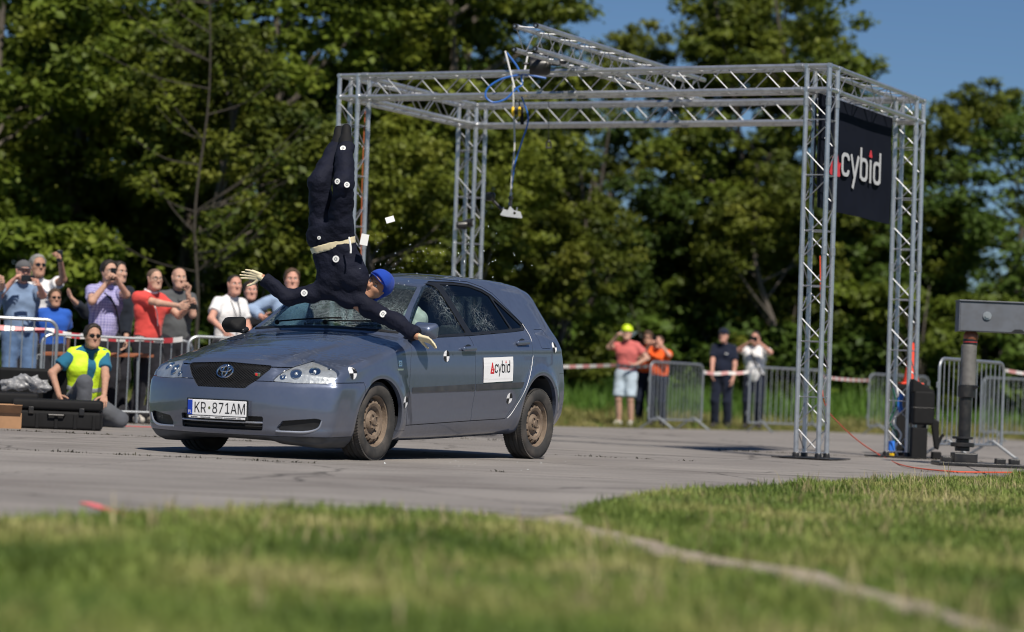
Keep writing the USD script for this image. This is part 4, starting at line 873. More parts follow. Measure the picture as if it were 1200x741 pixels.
for s_ in (1, -1):
    hull = m3.Manifold.batch_hull([m3.Manifold.sphere(r, 14).translate([x, s_ * y, z]) for x, y, z, r in ((-.42, .84, .985, .022), (-.42, .99, .985, .03), (-.42, .99, 1.045, .034), (-.42, .85, 1.055, .03), (-.36, .86, 1.0, .04), (-.37, .96, 1.02, .045), (-.35, .90, 1.03, .035))])
    hull = hull.translate([-.12, 0 if s_ > 0 else .07, 0]); mr = obj('wing_mirror', dived(hull), paint if s_ > 0 else BLACKP, car, smooth=45)
    obj('mirror_foot', dived(m3.Manifold.batch_hull([m3.Manifold.sphere(.022, 10).translate(q) for q in ([-.52, s_ * .76, .975], [-.57, s_ * .76, .985], [-.54, s_ * .86, .985])])), TRIM, mr)
    obj('mirror_glass', dived(rbox(-.572, s_ * .92, 1.015, .006, .13, .075, .003)), CHROME, mr)
# ---- stickers: round quartered targets and the white sign on the rear door
def side_patch(shape, lift=.0012, n=None, s=1):
    """a flat shape in (x, z) draped on the left side"""
    m = tri(poly_prism(shape, 0, .001, 'xy')); m = m.subdivide_to_size(.03); v = m.vertices.copy(); ys = np.array([skin_y(a, b) for a, b in v[:, :2]])
    return dived(trimesh.Trimesh(np.stack([v[:, 0], ys + lift + v[:, 2], v[:, 1]], 1), m.faces[:, ::-1], process=False))
def target(par, x, z, r=.045):
    c = sg.Point(x, z).buffer(r, quad_segs=8); t = obj('target_sticker', side_patch(c), STICK, par)
    q = sg.box(x - r, z, x, z + r).union(sg.box(x, z - r, x + r, z)).intersection(c)
    for k in q.geoms: obj('target_quarter', side_patch(k, .0024), STICKB, t) if len(str(t.GetPath()).split('/')) < 5 else None
for (x, z) in ((.385, .70), (-.374, .47), (-.98, .82), (-2.05, .47), (-2.87, .885)): target(car, x, z)
sgn = obj('door_sign', side_patch(sg.Polygon(W([(-1.458, .805), (-1.958, .812), (-1.958, .612), (-1.462, .604)])), .007), STICK, car)
def side_glyph(shapes, mat, name, x0, z0, size, lift=.0088):
    for s_ in shapes:
        g = shapely.affinity.affine_transform(s_, [-size, 0, 0, size, x0, z0])
        m = tri(poly_prism(g, 0, .001, 'xy')); v = m.vertices; yb = skin_y(x0 - .15, z0)
        ys = np.array([skin_y(a, b) for a, b in v[:, :2]]); obj(name, dived(trimesh.Trimesh(np.stack([v[:, 0], ys + lift + v[:, 2], v[:, 1]], 1), m.faces, process=False)), mat, sgn, smooth=False)
side_glyph(LETTERS, STICKB, 'letter', -1.752, .682, .070); side_glyph(REDS, REDP, 'logo_mark', -1.752, .682, .070)
obj('fender_badge', cat([side_patch(sg.box(-.30, .745, -.25, .79).difference(sg.box(-.288, .757, -.262, .778)).union(sg.box(-.283, .762, -.267, .772))), side_patch(sg.box(-.32, .715, -.235, .728))]), CHROME, car, kind=None)
roofm = [(-1.395, .60), (-1.45, .60), (-1.43, .545), (-1.50, .545)]
# ---- wheels: tyre and steel rim, spun at rest
TY = .298
def tyre_mesh():
    prof = [(.196, -.085), (.215, -.097), (.25, -.102), (.278, -.094), (.291, -.078), (.2955, -.05), (.2900, -.047), (.2900, -.040), (.2975, -.037), (.298, -.004), (.292, -.002), (.292, .004), (.298, .006), (.2975, .037), (.2900, .040), (.2900, .047), (.2955, .05), (.291, .078), (.278, .094), (.25, .102), (.215, .097), (.196, .085), (.190, .07), (.190, -.07), (.196, -.085)]
    m = lathe(prof, 96, 'y'); M = man(m) if m.is_watertight else None
    return m
tyre = tyre_mesh(); blocks = []
for k in range(84):
    a = k * 2 * np.pi / 84
    for y0, y1 in ((-.088, -.052), (-.034, -.006), (.008, .034), (.052, .088)):
        ym = (y0 + y1) / 2; sl = .012 * np.sign(ym)
        r0 = .2935 if abs(ym) > .05 else .2955; b = trimesh.creation.box([.013, y1 - y0, .010]); b.apply_transform(mat4(rotz3(.35 * np.sign(ym))))
        R = np.array([[math.cos(a), 0, math.sin(a)], [0, 1, 0], [-math.sin(a), 0, math.cos(a)]]); b.apply_translation([0, ym, r0 - .0025 if abs(ym) > .05 else r0]); blocks.append(moved(b, R))
def rim_mesh():
    prof = [(.0, .062), (.060, .062), (.072, .054), (.082, .036), (.098, .036), (.112, .058), (.135, .066), (.152, .060), (.164, .040), (.174, .030), (.180, .05), (.186, .072), (.197, .080), (.199, .086), (.204, .090), (.204, .084), (.193, .066), (.190, -.07), (.196, -.086), (.186, -.086), (.172, -.05), (.168, .010), (.150, .040), (.135, .048), (.112, .040), (.098, .020), (.082, .020), (.066, .040), (.0, .046)]
    M = man(lathe(prof, 64, 'y'))
    for k in range(15):
        a = k * 2 * np.pi / 15; h = m3.Manifold.cylinder(.2, .0155, .0155, 14).scale([1.2, 1, 1]).rotate([90, 0, 0]).translate([.152, .1, 0]).rotate([0, math.degrees(a), 0]); M = M - h
    for k in range(4):
        a = (k + .5) * np.pi / 2; M = M - m3.Manifold.cylinder(.2, .011, .011, 12).rotate([90, 0, 0]).translate([.088, .1, 0]).rotate([0, math.degrees(a), 0])
    print('rim', M.status(), M.num_tri(), M.volume()); return tri(M)
rim = rim_mesh()
caliper = cat([lathe([(0, -.04), (.165, -.04), (.165, -.05), (0, -.05)], 28, 'y')])
for (wx_, side, steer) in ((0.0, 1, .05), (0.0, -1, .05), (-2.6, 1, 0), (-2.6, -1, 0)):
    R = rotz3(steer) @ (np.eye(3) if side > 0 else rotz3(math.pi)); t0 = (wx_, side * .735, .297)
    w = thing('wheel', parent=car)
    obj('tyre', cat([moved(tyre, R, t0), moved(cat(blocks), R, t0)]), RUBBER, w); obj('rim', moved(rim, R, t0), RIM, w, smooth=30)
    hub = [lathe([(0, .040), (.030, .040), (.032, .066), (.026, .074), (0, .076)], 18, 'y')] + [moved(trimesh.creation.cylinder(.011, .02, sections=6), np.array([[1, 0, 0], [0, 0, 1], [0, -1, 0.]]), (.052 * math.cos(a), .066, .052 * math.sin(a))) for a in np.arange(5) * 2 * np.pi / 5]
    obj('hub', moved(cat(hub), R, t0), RIM, w); obj('brake_disc', moved(caliper, R, t0), BLACKM, w)
# ---- inside: floor, seats, dashboard, steering wheel
inner = Mlin; under_ = sg.Polygon([(-3.15, .0), (.55, .0), (.55, .50), (-.2, .55), (-.38, .30), (-2.1, .30), (-2.25, .62), (-3.15, .62)])
emit('floor_pan', (inner ^ side_prism(under_, -1.1, 1.1)) - wells, INTER, level=9)
wl_ = (Min - Mlin) - windows - hlc - holes - top_prism(sg.box(-.45, -1.2, 1.5, 1.2), 0, 1.0)
emit('cabin_lining', wl_ - wells, INTER, level=9)
obj('dashboard', dived(tri(m3.Manifold.batch_hull([m3.Manifold.sphere(.05, 10).translate(q) for q in ((-.54, .58, .93), (-.54, -.58, .93), (-.92, .58, .88), (-.92, -.58, .88), (-.87, .58, .6), (-.87, -.58, .6), (-.47, .58, .6), (-.47, -.58, .6))]))), INTER, car)
for (sx, sy) in ((-1.37, .36), (-1.37, -.36), (-2.24, .36), (-2.24, -.36)):
    S_ = lambda pts, r: tri(m3.Manifold.batch_hull([m3.Manifold.sphere(r, 10).translate([sx + a, sy + b * .21, c]) for a, b, c in pts]))
    st_ = obj('seat', dived(cat([S_([(.25, 1, .48), (.25, -1, .48), (-.22, 1, .44), (-.22, -1, .44)], .07), S_([(-.24, 1, .52), (-.24, -1, .52), (-.42, .8, 1.0), (-.42, -.8, 1.0)], .065)])), SEAT, car)
    obj('headrest', dived(S_([(-.42, .5, 1.11), (-.42, -.5, 1.11), (-.44, .5, 1.2), (-.44, -.5, 1.2)], .05)), SEAT, st_)
a = np.linspace(0, 2 * np.pi, 28, endpoint=False); sw = np.stack([-.98 + .065 * np.sin(a), .36 + .185 * np.cos(a), .90 + .17 * np.sin(a)], 1)
obj('steering_wheel', dived(cat([tube(sw, .015, 7, closed=True), rod((-.98, .19, .90), (-.98, .53, .90), .018), moved(trimesh.creation.icosphere(2, .06), t=(-.97, .36, .89))])), BLACKP, car)
ab = moved(trimesh.creation.icosphere(3, .16), t=(-1.02, .45, 1.04)); ab.vertices += ab.vertex_normals * ((meshkit.fbm(ab.vertices * 8, 3, 2) - .5) * .12)[:, None]; ab.vertices = ab.vertices * [.55, .7, 1] + [-.58, .14, 0]
obj('airbag', dived(ab), STICK, car)
# ================================================================== people
def skin_mat(name, c): return pm(name, c, .68, 0, .16, 22.0, spec=.25, bump=.15, bscale=120, extra={'subsurface_weight': .06, 'subsurface_radius': (.01, .004, .002), 'subsurface_scale': 1.0})
SKIN = skin_mat('skin_fair', (.52, .31, .23)); SKIN2 = skin_mat('skin_tanned', (.42, .235, .165)); SKIN3 = skin_mat('skin_ruddy', (.55, .29, .22))
LIPS = pm('lips', (.36, .14, .12), .5); EYEW = pm('eye_white', (.62, .60, .57), .3); EYED = pm('eye_dark', (.03, .02, .016), .2)
def cloth(name, c, var=.12, bump=.25): return pm(name, c, .9, 0, var, 5.0, bump=bump, bscale=120, sheen=.1, spec=.2)
def checked(name, c1, c2, sc):
    return usdkit.material(stage, '/World/Looks/' + name, {'g': ('texture_coordinate', {}), 's': ('separate_xyz', {}), 'a': ('math', {'math_type': 'multiply', 'value2': sc}), 'b': ('math', {'math_type': 'multiply', 'value2': sc}),
        'fa': ('math', {'math_type': 'pingpong', 'value2': 1.0}), 'fb': ('math', {'math_type': 'pingpong', 'value2': 1.0}), 'ga': ('math', {'math_type': 'greater_than', 'value2': .68}), 'gb': ('math', {'math_type': 'greater_than', 'value2': .68}),
        'mx': ('math', {'math_type': 'add'}), 'h': ('math', {'math_type': 'multiply', 'value2': .5}), 'm': ('mix', {'color1': c1, 'color2': c2}), 'p': ('principled_bsdf', {'roughness': .9, 'specular_ior_level': .2})},
        [('g.object', 's.vector'), ('s.x', 'a.value1'), ('s.z', 'b.value1'), ('a.value', 'fa.value1'), ('b.value', 'fb.value1'), ('fa.value', 'ga.value1'), ('fb.value', 'gb.value1'), ('ga.value', 'mx.value1'), ('gb.value', 'mx.value2'),
         ('mx.value', 'h.value1'), ('h.value', 'm.fac'), ('m.color', 'p.base_color')], surface='p.BSDF')
HAIRD = pm('hair_dark', (.022, .016, .012), .6, 0, .3, 40.0, bump=.5, bscale=90); HAIRB = pm('hair_brown', (.07, .04, .022), .6, 0, .3, 40.0, bump=.5, bscale=90); HAIRG = pm('hair_grey', (.24, .235, .225), .7, 0, .3, 40.0, bump=.5, bscale=90)
HAIRS = pm('hair_short_stubble', (.13, .085, .06), .8, 0, .2, 40.0)
JEANS = cloth('blue_jeans', (.09, .15, .27), .3); DARKT = cloth('dark_trousers', (.018, .018, .024), .2); SHOED = pm('dark_shoes', (.03, .026, .024), .6, 0, .2, 12.0); SHOEL = pm('light_shoes', (.45, .42, .38), .7, 0, .2, 12.0); SOLE = pm('shoe_sole', (.35, .33, .30), .8, 0, .2, 12.0)
LENS = pm('sunglass_lens', (.008, .008, .01), .08, 0, .05, 5.0); FRAME = pm('glasses_frame', (.02, .018, .02), .3, 0, .05, 5.0); PHONE = pm('phone_black', (.012, .012, .014), .2, 0, .1, 8.0)

def ik(a, b, l1, l2, pole):
    """the middle joint of a two-bone limb from a to b; b is pulled in if out of reach"""
    d = b - a; L = np.linalg.norm(d); L2 = min(max(L, abs(l1 - l2) + .02), (l1 + l2) * .998); d = unit(d); b = a + d * L2
    x = (l1 * l1 - l2 * l2 + L2 * L2) / (2 * L2); h = math.sqrt(max(l1 * l1 - x * x, 0)); p = pole - d * (pole @ d)
    return a + d * x + unit(p) * h, b
def hand_bones(wr, d, n, side, s, curl, spread=.12, thumb=.5):
    """wrist, pointing direction d, palm normal n, side +1 for a right hand: palm, four fingers, thumb as tapered bones"""
    d = unit(d); n = unit(n - d * (n @ d)); l = np.cross(d, n) * side; B = []          # l points to the thumb's side
    k0 = wr + d * .012 * s
    for off, ln in ((-.030, .080), (-.010, .088), (.010, .090), (.029, .086)):
        B.append((k0 + l * off * .6 * s, wr + d * ln * s + l * off * s, .0145 * s, .0125 * s))
    for i, (off, ln, r) in enumerate(((.031, .070, .0088), (.011, .078, .0092), (-.010, .073, .0088), (-.030, .058, .0078))):
        p = wr + d * (.088, .092, .089, .082)[i] * s + l * off * s; ang = .12; dd = d + l * off * spread * 30
        for j, fr in enumerate((.46, .31, .23)):
            ang += curl * (.75, 1.0, .8)[j] * (1 + .10 * i); v = unit(math.cos(ang) * unit(dd) + math.sin(ang) * n); q = p + v * ln * fr * s
            B.append((p, q, r * s * (1, .93, .86)[j], r * s * (.93, .86, .74)[j])); p = q
    tb = wr + d * .026 * s + l * .026 * s + n * .006 * s; v = unit(d * .55 + l * (.85 - .35 * thumb) + n * .6 * thumb); q = tb + v * .042 * s; B.append((tb, q, .0135 * s, .0105 * s))
    v2 = unit(v + d * .5 * (1 - thumb) + n * .5 * thumb - l * .35 * thumb); q2 = q + v2 * .030 * s; B.append((q, q2, .0105 * s, .0090 * s)); B.append((q2, q2 + unit(v2 + d * .2) * .024 * s, .0090 * s, .0072 * s))
    return B

def joints(h=1.78, lean=(0, 0), arms=None, legs=None, look=(0, 0), hips=None, twist=0.0, slouch=0.0):
    """joint positions of a standing (or kneeling) figure that faces local +y, its right hand to +x. arms: {'R': (hand target, elbow pole)}; legs: {'R': (ankle target, knee pole)}"""
    s = h / 1.78; J = dict(s=s); hp = np.array([0, 0, .93 * s]) if hips is None else np.asarray(hips, float)
    fw, sd = lean; up = unit([sd, fw, 1.0]); ct, stw = math.cos(twist), math.sin(twist); rt = unit(np.array([ct, stw, 0]) - up * (up @ np.array([ct, stw, 0]))); fr = np.cross(up, rt)
    P = lambda x, y, z: hp + (rt * x + fr * y + up * z) * s
    J.update(up=up, rt=rt, fr=fr, pelvis=hp, waist=P(0, .0, .16), chest=P(0, .015, .36), necb=P(0, -.015 + slouch * .03, .535))
    J['neck'] = P(0, .012 + slouch * .06, .60); hd = P(0, .03 + slouch * .08, .70); yw, pt = look; cy, sy = math.cos(yw), math.sin(yw)
    hf = unit(np.array([sy, cy, math.tan(pt)])); hf = unit(hf[0] * np.array([1, 0, 0]) + hf[1] * np.array([0, 1, 0]) + hf[2] * np.array([0, 0, 1])); hu = unit(np.array([0, 0, 1.]) - hf * hf[2]); J.update(head=hd, hf=hf, hu=hu, hr=np.cross(hf, hu))
    for k, q in (('R', 1), ('L', -1)):
        sh = P(.170 * q, -.015, .488); J['sh' + k] = sh; tg, pole = (arms or {}).get(k, (P(.235 * q, .06, -.06), np.array([.35 * q, -1, 0])))
        el, wr = ik(sh, np.asarray(tg, float), .295 * s, .262 * s, np.asarray(pole, float)); J['el' + k], J['wr' + k] = el, wr
        hj = hp + rt * .092 * q * s - up * .01 * s; J['hip' + k] = hj; an, kp = (legs or {}).get(k, (np.array([.11 * q * s, -.03, .085 * s]), np.array([.1 * q, 1, 0])))
        kn, an = ik(hj, np.asarray(an, float), .435 * s, .415 * s, np.asarray(kp, float)); J['kn' + k], J['an' + k] = kn, an
        J['toe' + k] = an + unit(np.array([.18 * q, 1, 0])) * .165 * s - np.array([0, 0, .045 * s])
    return J
def torso_bones(J, build=1.0, belly=0.0):
    s, fr, rt, up = J['s'], J['fr'], J['rt'], J['up']; pe, wa, ch = J['pelvis'], J['waist'], J['chest']; fl = (fr, 1.22); B = []
    B += [(pe - up * .02 * s, wa, .118 * s, .112 * s * build, .05, fl), (wa, ch, .112 * s * build, .122 * s, .05, fl)]
    for q in (-1, 1):
        B += [(pe + rt * .075 * q * s - up * .02 * s, wa + rt * .055 * q * s, .102 * s, .092 * s * build, .05, fl), (wa + rt * .055 * q * s, ch + rt * .085 * q * s, .092 * s * build, .108 * s, .05, fl),
              (ch + rt * .085 * q * s, J['sh' + 'LxR'[q + 1]] - up * .035 * s - rt * .03 * q * s, .096 * s, .056 * s, .05, fl), (J['necb'] - up * .02 * s, J['sh' + 'LxR'[q + 1]] - rt * .01 * q * s, .058 * s, .047 * s, .05, None)]
    if belly: B.append((wa + fr * .05 * s, wa + fr * .05 * s - up * .08 * s, .10 * s * belly, .10 * s * belly, .07, None))
    return B
def limb(J, names, radii): return [(J[a], J[b], ra * J['s'], rb * J['s'], .025, None) for (a, b), (ra, rb) in zip(zip(names[:-1], names[1:]), zip(radii[:-1], radii[1:]))]
ARM_R, LEG_R = (.052, .040, .028), (.088, .060, .042)
def field_for(bones, h, grow=0.0, cuts=()):
    P = np.array([b[0] for b in bones] + [b[1] for b in bones]); R = max(max(b[2], b[3]) for b in bones) + grow; F = Field(P.min(0) - R - .03, P.max(0) + R + .03, h)
    for b in bones: F.bone(b[0], b[1], b[2], b[3], b[4], b[5], cut=b[6] if len(b) > 6 else None, grow=grow)
    for p, n in cuts: F.plane(p, n)
    return F
def head_mesh(J, h=.0052, nose=1.0, face=1.0):
    s = J['s'] * .98; c, f, u, r = J['head'], J['hf'], J['hu'], J['hr']; Q = lambda x, y, z: c + (r * x + f * y + u * z) * s; F = Field(c - .16, c + .16, h)
    F.bone(Q(0, -.022, .035), Q(0, .012, .040), .083 * s, .080 * s, .02, (r, 1.10)); F.bone(Q(0, .035, -.03), Q(0, .052, -.075), .060 * s, .042 * s, .04, None)
    for q in (-1, 1):
        F.bone(Q(.030 * q, .045, -.020), Q(.022 * q, .062, -.085), .040 * s, .026 * s, .03); F.bone(Q(.05 * q, .01, -.04), Q(.028 * q, .055, -.09), .030 * s, .020 * s, .03)
        F.bone(Q(.012 * q, .089, .034), Q(.042 * q, .078, .032), .011 * s, .010 * s, .02); F.bone(Q(.032 * q, .099, .012), Q(.034 * q, .099, .012), .0155 * s, .0155 * s, .014, sub=True)
        F.bone(Q(.040 * q, .070, -.012), Q(.046 * q, .060, -.018), .020 * s, .018 * s, .02); F.bone(Q(.0805 * q, -.004, .020), Q(.0775 * q, .004, -.022), .015 * s, .009 * s, .006, (r, 1.9))
        F.bone(Q(.010 * q, .101, -.024), Q(.011 * q, .098, -.026), .0085 * s, .0085 * s, .008)
    F.bone(Q(0, .092, .022), Q(0, .108 + .004 * nose, -.020), .0085 * s, .0125 * s, .014); F.bone(Q(-.018, .089, -.052), Q(.018, .089, -.052), .0085 * s, .0085 * s, .010); F.bone(Q(-.014, .087, -.066), Q(.014, .087, -.066), .0085 * s, .0085 * s, .010)
    F.bone(Q(-.02, .098, -.0588), Q(.02, .098, -.0588), .0035 * s, .0035 * s, .004, sub=True); F.bone(Q(0, .078, -.098), Q(0, .08, -.098), .019 * s, .019 * s, .02)
    F.bone(J['neck'] - J['hu'] * .0, c - u * .03 * s - f * .02 * s, .050 * s, .052 * s, .03)
    return F.mesh()
def person(label, J, M, top, bottom, skin=SKIN, sleeve=.62, shorts=False, hem=-.10, build=1.0, belly=0.0, hair=(HAIRD, 'short'), shoes=SHOED, hands=None, glasses=None, group=None, seed=1, name='person', waist_cut=.085, rumple=1.0, collar=True, cat_='person', res=.013, neckline=.0, extra=None, hand_skin=None, loose=.016, legs_loose=.018):
    """builds the figure from its joints; returns the thing. M: matrix local to world. hands: {'R': (direction, palm normal, curl, thumb)}"""
    t = thing(name, label, cat_, group=group, matrix=M); s = J['s']; parts = []
    T = torso_bones(J, build, belly); arms_ = sum([limb(J, ['sh' + k, 'el' + k, 'wr' + k], ARM_R) for k in 'RL'], []); legs_ = sum([limb(J, ['hip' + k, 'kn' + k, 'an' + k], LEG_R) for k in 'RL'], [])
    neck = [(J['necb'] - J['up'] * .03 * s, J['neck'] + J['hu'] * .03 * s, .058 * s, .052 * s, .03, None)]
    if shorts or True:
        for k in 'RL': legs_.append((J['kn' + k] * .72 + J['an' + k] * .28 - J['fr'] * .018 * s, J['kn' + k] * .35 + J['an' + k] * .65 - J['fr'] * .006 * s, .054 * s, .040 * s, .03, None))
    B = [(a, b, max(ra - .006, .02), max(rb - .006, .02), k, f) for a, b, ra, rb, k, f in T] + arms_ + legs_ + neck
    body = field_for(B, res).mesh(); pieces = [body, head_mesh(J)]
    for k, q in (('R', 1), ('L', -1)):
        fd_ = unit(J['wr' + k] - J['el' + k]); d, n, cu, th = (hands or {}).get(k, (fd_, -J['rt'] * q, .35, .4)); d = fd_ if d is None else np.asarray(d, float); n = np.asarray(n, float)
        HB = hand_bones(J['wr' + k], d, n, q, s, cu, thumb=th); P = np.array([b[0] for b in HB] + [b[1] for b in HB]); F = Field(P.min(0) - .03, P.max(0) + .03, .0042)
        F.bone(J['wr' + k] - fd_ * .05 * s, J['wr' + k] + unit(d) * .02 * s, .030 * s, .024 * s, .012, None)
        for b in HB: F.bone(*b, k=.005)
        hm = F.mesh()
        if hand_skin is None: pieces.append(hm)
        else: parts.append(('glove', hm, hand_skin))
    bd = cat(pieces); obj('body', bd, skin, t, smooth=True)
    hu, hf, hr, c = J['hu'], J['hf'], J['hr'], J['head']; sh_ = s * .98; Q = lambda x, y, z: c + (hr * x + hf * y + hu * z) * sh_
    R3 = np.stack([hr, hf, hu], 1)
    if glasses != 'sun':
        for q in (-1, 1):
            e = obj('eye', moved(trimesh.creation.icosphere(2, .0118 * sh_), t=Q(.0325 * q, .0815, .0105)), EYEW, t, smooth=True); obj('iris', moved(trimesh.creation.icosphere(1, .0068 * sh_), t=Q(.0325 * q, .0885, .0105)), EYED, e, smooth=True)
            parts.append(('eyebrow', tube([Q(.016 * q, .1005, .031), Q(.034 * q, .094, .036), Q(.050 * q, .079, .030)], .0036 * sh_, 5), hair[0] or HAIRB))
    parts.append(('lips', tube([Q(-.024, .086, -.059), Q(0, .0975, -.0575), Q(.024, .086, -.059)], [.0028 * sh_, .0052 * sh_, .0028 * sh_], 6), LIPS))
    if glasses:
        mk = LENS if glasses == 'sun' else FRAME; w = .0255 if glasses == 'sun' else .024
        for q in (-1, 1):
            a = np.linspace(0, 2 * np.pi, 18, endpoint=False); ring = [Q(.033 * q + w * math.cos(x), .106 - .012 * abs(math.cos(x) * q + 1) * .3 - .010 * max(0, math.cos(x) * q), .010 + .019 * math.sin(x)) for x in a]
            if glasses == 'sun':
                v = np.vstack([ring, np.array(ring).mean(0) + hf * .004]); v = np.vstack([v, v - hf * .003]); f = [[i, (i + 1) % 18, 18] for i in range(18)]; f += [[(i + 1) % 18 + 19, i + 19, 37] for i in range(18)]; f += [[i, i + 19, (i + 1) % 18] for i in range(18)] + [[(i + 1) % 18, i + 19, (i + 1) % 18 + 19] for i in range(18)]
                parts.append(('sunglass_lens', trimesh.Trimesh(v, f, process=False), LENS))
            else: parts.append(('glasses_frame', tube(ring, .0022, 5, closed=True), FRAME))
            parts.append(('glasses_temple', tube([Q(.058 * q, .094, .016), Q(.078 * q, .06, .018), Q(.083 * q, -.01, .016)], .0024, 5), FRAME))
        parts.append(('glasses_bridge', rod(Q(-.010, .108, .014), Q(.010, .108, .014), .0024, 5), FRAME))
    # hair
    hm_, style = hair
    if style and hm_:
        F = Field(c - .19, c + .19, .0075); g = {'short': .013, 'buzz': .003, 'full': .018, 'long': .026}[style]
        F.bone(Q(0, -.024, .040), Q(0, .010, .046), (.083 + g) * sh_, (.079 + g) * sh_, .02, (hr, 1.08))
        if style == 'long':
            for q in (-1, 1): F.bone(Q(.062 * q, -.03, .03), Q(.075 * q, -.02, -.12), .036 * sh_, .030 * sh_, .03)
            F.bone(Q(0, -.06, .0), Q(0, -.06, -.12), .06 * sh_, .05 * sh_, .03)
        hl = {'short': (.078, .058), 'buzz': (.062, .064), 'full': (.076, .062), 'long': (.080, .056)}[style]
        F.plane(Q(0, hl[0], hl[1]), unit(R3 @ np.array([0, .80, -.60])), .008)
        if style != 'long': F.plane(Q(0, -.03, -.052), unit(R3 @ np.array([0, -.25, -1.0])), .008); [F.plane(Q(0, .035, .0), unit(R3 @ np.array([0, .95, -.30])), .008)]
        hmesh = F.mesh(.009 if style != 'buzz' else .001, 26, seed); parts.append(('hair', hmesh, hm_))
    # clothes: shirt, trousers, shoes
    fr, up, rt = J['fr'], J['up'], J['rt']
    if top is not None:
        cuts = [(J['pelvis'] + up * hem * s, -up), (J['necb'] + up * (.045 + neckline) * s, unit(up + fr * .35))]
        SB = [(a, b, ra, rb, k, f, cuts) for a, b, ra, rb, k, f in T]
        for k in 'RL':
            sh, el, wr = J['sh' + k], J['el' + k], J['wr' + k]; n1 = unit(el - sh); n2 = unit(wr - el)
            if sleeve <= 1: SB.append((sh, sh + (el - sh) * (sleeve + .25), .050 * s, .048 * s + .010, .03, None, [(sh + (el - sh) * sleeve, n1)]))
            else: e = sleeve - 1; SB += [(sh, el, .056 * s, .046 * s, .03, None), (el, el + (wr - el) * min(e + .2, 1.15), .046 * s, .034 * s, .025, None, [(el + (wr - el) * e, n2)])]
        sm_ = field_for(SB, res, loose).mesh(.012 * rumple, 8.5, seed); J.setdefault('_m', []).append(sm_); obj('shirt', sm_, top, t, smooth=True)
        if collar:
            a = np.linspace(0, 2 * np.pi, 20, endpoint=False); cc = J['necb'] + up * .035 * s + fr * .012 * s; cl_ = [cc + (rt * math.cos(x) * .068 + fr * math.sin(x) * .066 - up * .018 * math.sin(x)) * s for x in a]
            parts.append(('collar', tube(cl_, .013 * s, 6, closed=True), top if collar is True else collar))
    wc = [(J['pelvis'] + up * waist_cut * s, up)]
    PB = [(J['pelvis'] - up * .03 * s, J['pelvis'] + up * .06 * s, .120 * s, .114 * s, .05, (fr, 1.2), wc)] + [(J['pelvis'] + rt * q * .07 * s, J['pelvis'] + rt * q * .07 * s - up * .04 * s, .104 * s, .100 * s, .05, (fr, 1.15), wc) for q in (-1, 1)]
    for k in 'RL':
        hp, kn, an = J['hip' + k], J['kn' + k], J['an' + k]
        if shorts: PB.append((hp, hp + (kn - hp) * 1.2, .092 * s, .082 * s, .03, None, [(hp + (kn - hp) * .92, unit(kn - hp))]))
        else: PB += [(hp, kn, .090 * s, .066 * s, .03, None, wc if unit(kn - hp) @ up < -.7 else []), (kn, kn + (an - kn) * 1.1, .066 * s, .056 * s, .025, None, [(kn + (an - kn) * .98, unit(an - kn))])]
    tm_ = field_for(PB, res, legs_loose).mesh(.014 * rumple, 7.0, seed + 3); J.setdefault('_m', []).append(tm_); obj('trousers', tm_, bottom, t, smooth=True)
    for k in 'RL':
        an, to = J['an' + k], J['toe' + k]; dn = np.array([0, 0, 1.]); fd = unit(to - an - dn * ((to - an) @ dn)) if abs(unit(to - an) @ dn) < .8 else unit(to - an)
        heel = an - fd * .035 * s - dn * .035 * s; mid = an + fd * .07 * s - dn * .030 * s; SHB = [(an - dn * .01, heel, .040 * s, .040 * s, .03, None), (heel, mid, .040 * s, .046 * s, .03, None), (mid, to, .046 * s, .036 * s, .03, None), (an, mid, .042 * s, .040 * s, .03, None)]
        if shoes is not None: obj('shoe', field_for(SHB, .009).mesh(), shoes, t, smooth=True)
    for n_, m_, mt_ in parts:
        obj(n_, m_, mt_, t, smooth=True if n_ in ('hair', 'glove') else 40)
    if extra: extra(t, J, Q)
    return t
def place(P, yaw): return mat4(rotz3(yaw), P)          # local +y turned by yaw; yaw = pi faces the camera
def local(M, p): return np.linalg.solve(M, np.append(p, 1))[:3]
def height_at(px, ytop, depth): return float(at(px, ytop, depth)[2])
# ---- who stands where. Heights follow from the top of the head in the photograph at each one's distance.
WHITE_T = cloth('white_cotton', (.74, .73, .74), .06); LBLUE = cloth('light_blue_cotton', (.27, .36, .52), .12); RED_T = cloth('coral_red_cotton', (.66, .075, .065), .12); GREY_T = cloth('dark_grey_cotton', (.085, .09, .095), .12)
BLACK_T = cloth('black_cotton', (.016, .016, .02), .2); BLUE_T = cloth('royal_blue_cotton', (.025, .10, .44), .12); TEAL = cloth('teal_polo', (.02, .13, .22), .12); NAVY_T = cloth('navy_uniform', (.010, .014, .030), .2); SALMON = cloth('salmon_cotton', (.56, .14, .13), .12)
ORANGE = cloth('orange_cotton', (.85, .13, .025), .10); LTJEAN = cloth('faded_denim', (.42, .50, .58), .15); GREYP = cloth('grey_work_trousers', (.085, .09, .105), .2); LAV = checked('lavender_check', (.42, .40, .62), (.13, .12, .36), 62.0); DARKJ = cloth('dark_jacket', (.014, .018, .028), .2)
CROWD = 'onlookers behind the left barriers'; CROWD2 = 'onlookers by the far right barriers'
PIv = math.pi
def who(px, ytop, depth, yaw, **kw):
    """matrix and the joints of someone whose head top shows at (px, ytop)"""
    P = foot(px, depth); h = height_at(px, ytop, depth); kw.setdefault('slouch', .2); M = place(P, yaw); return M, h, lambda **k: joints(h, **{**kw, **k})
def tgt(M, px, py, depth): return local(M, at(px, py, depth))
def held(name, mesh, mat, label, catg, **k): return obj(name, mesh, mat, label=label, cat=catg, **k)
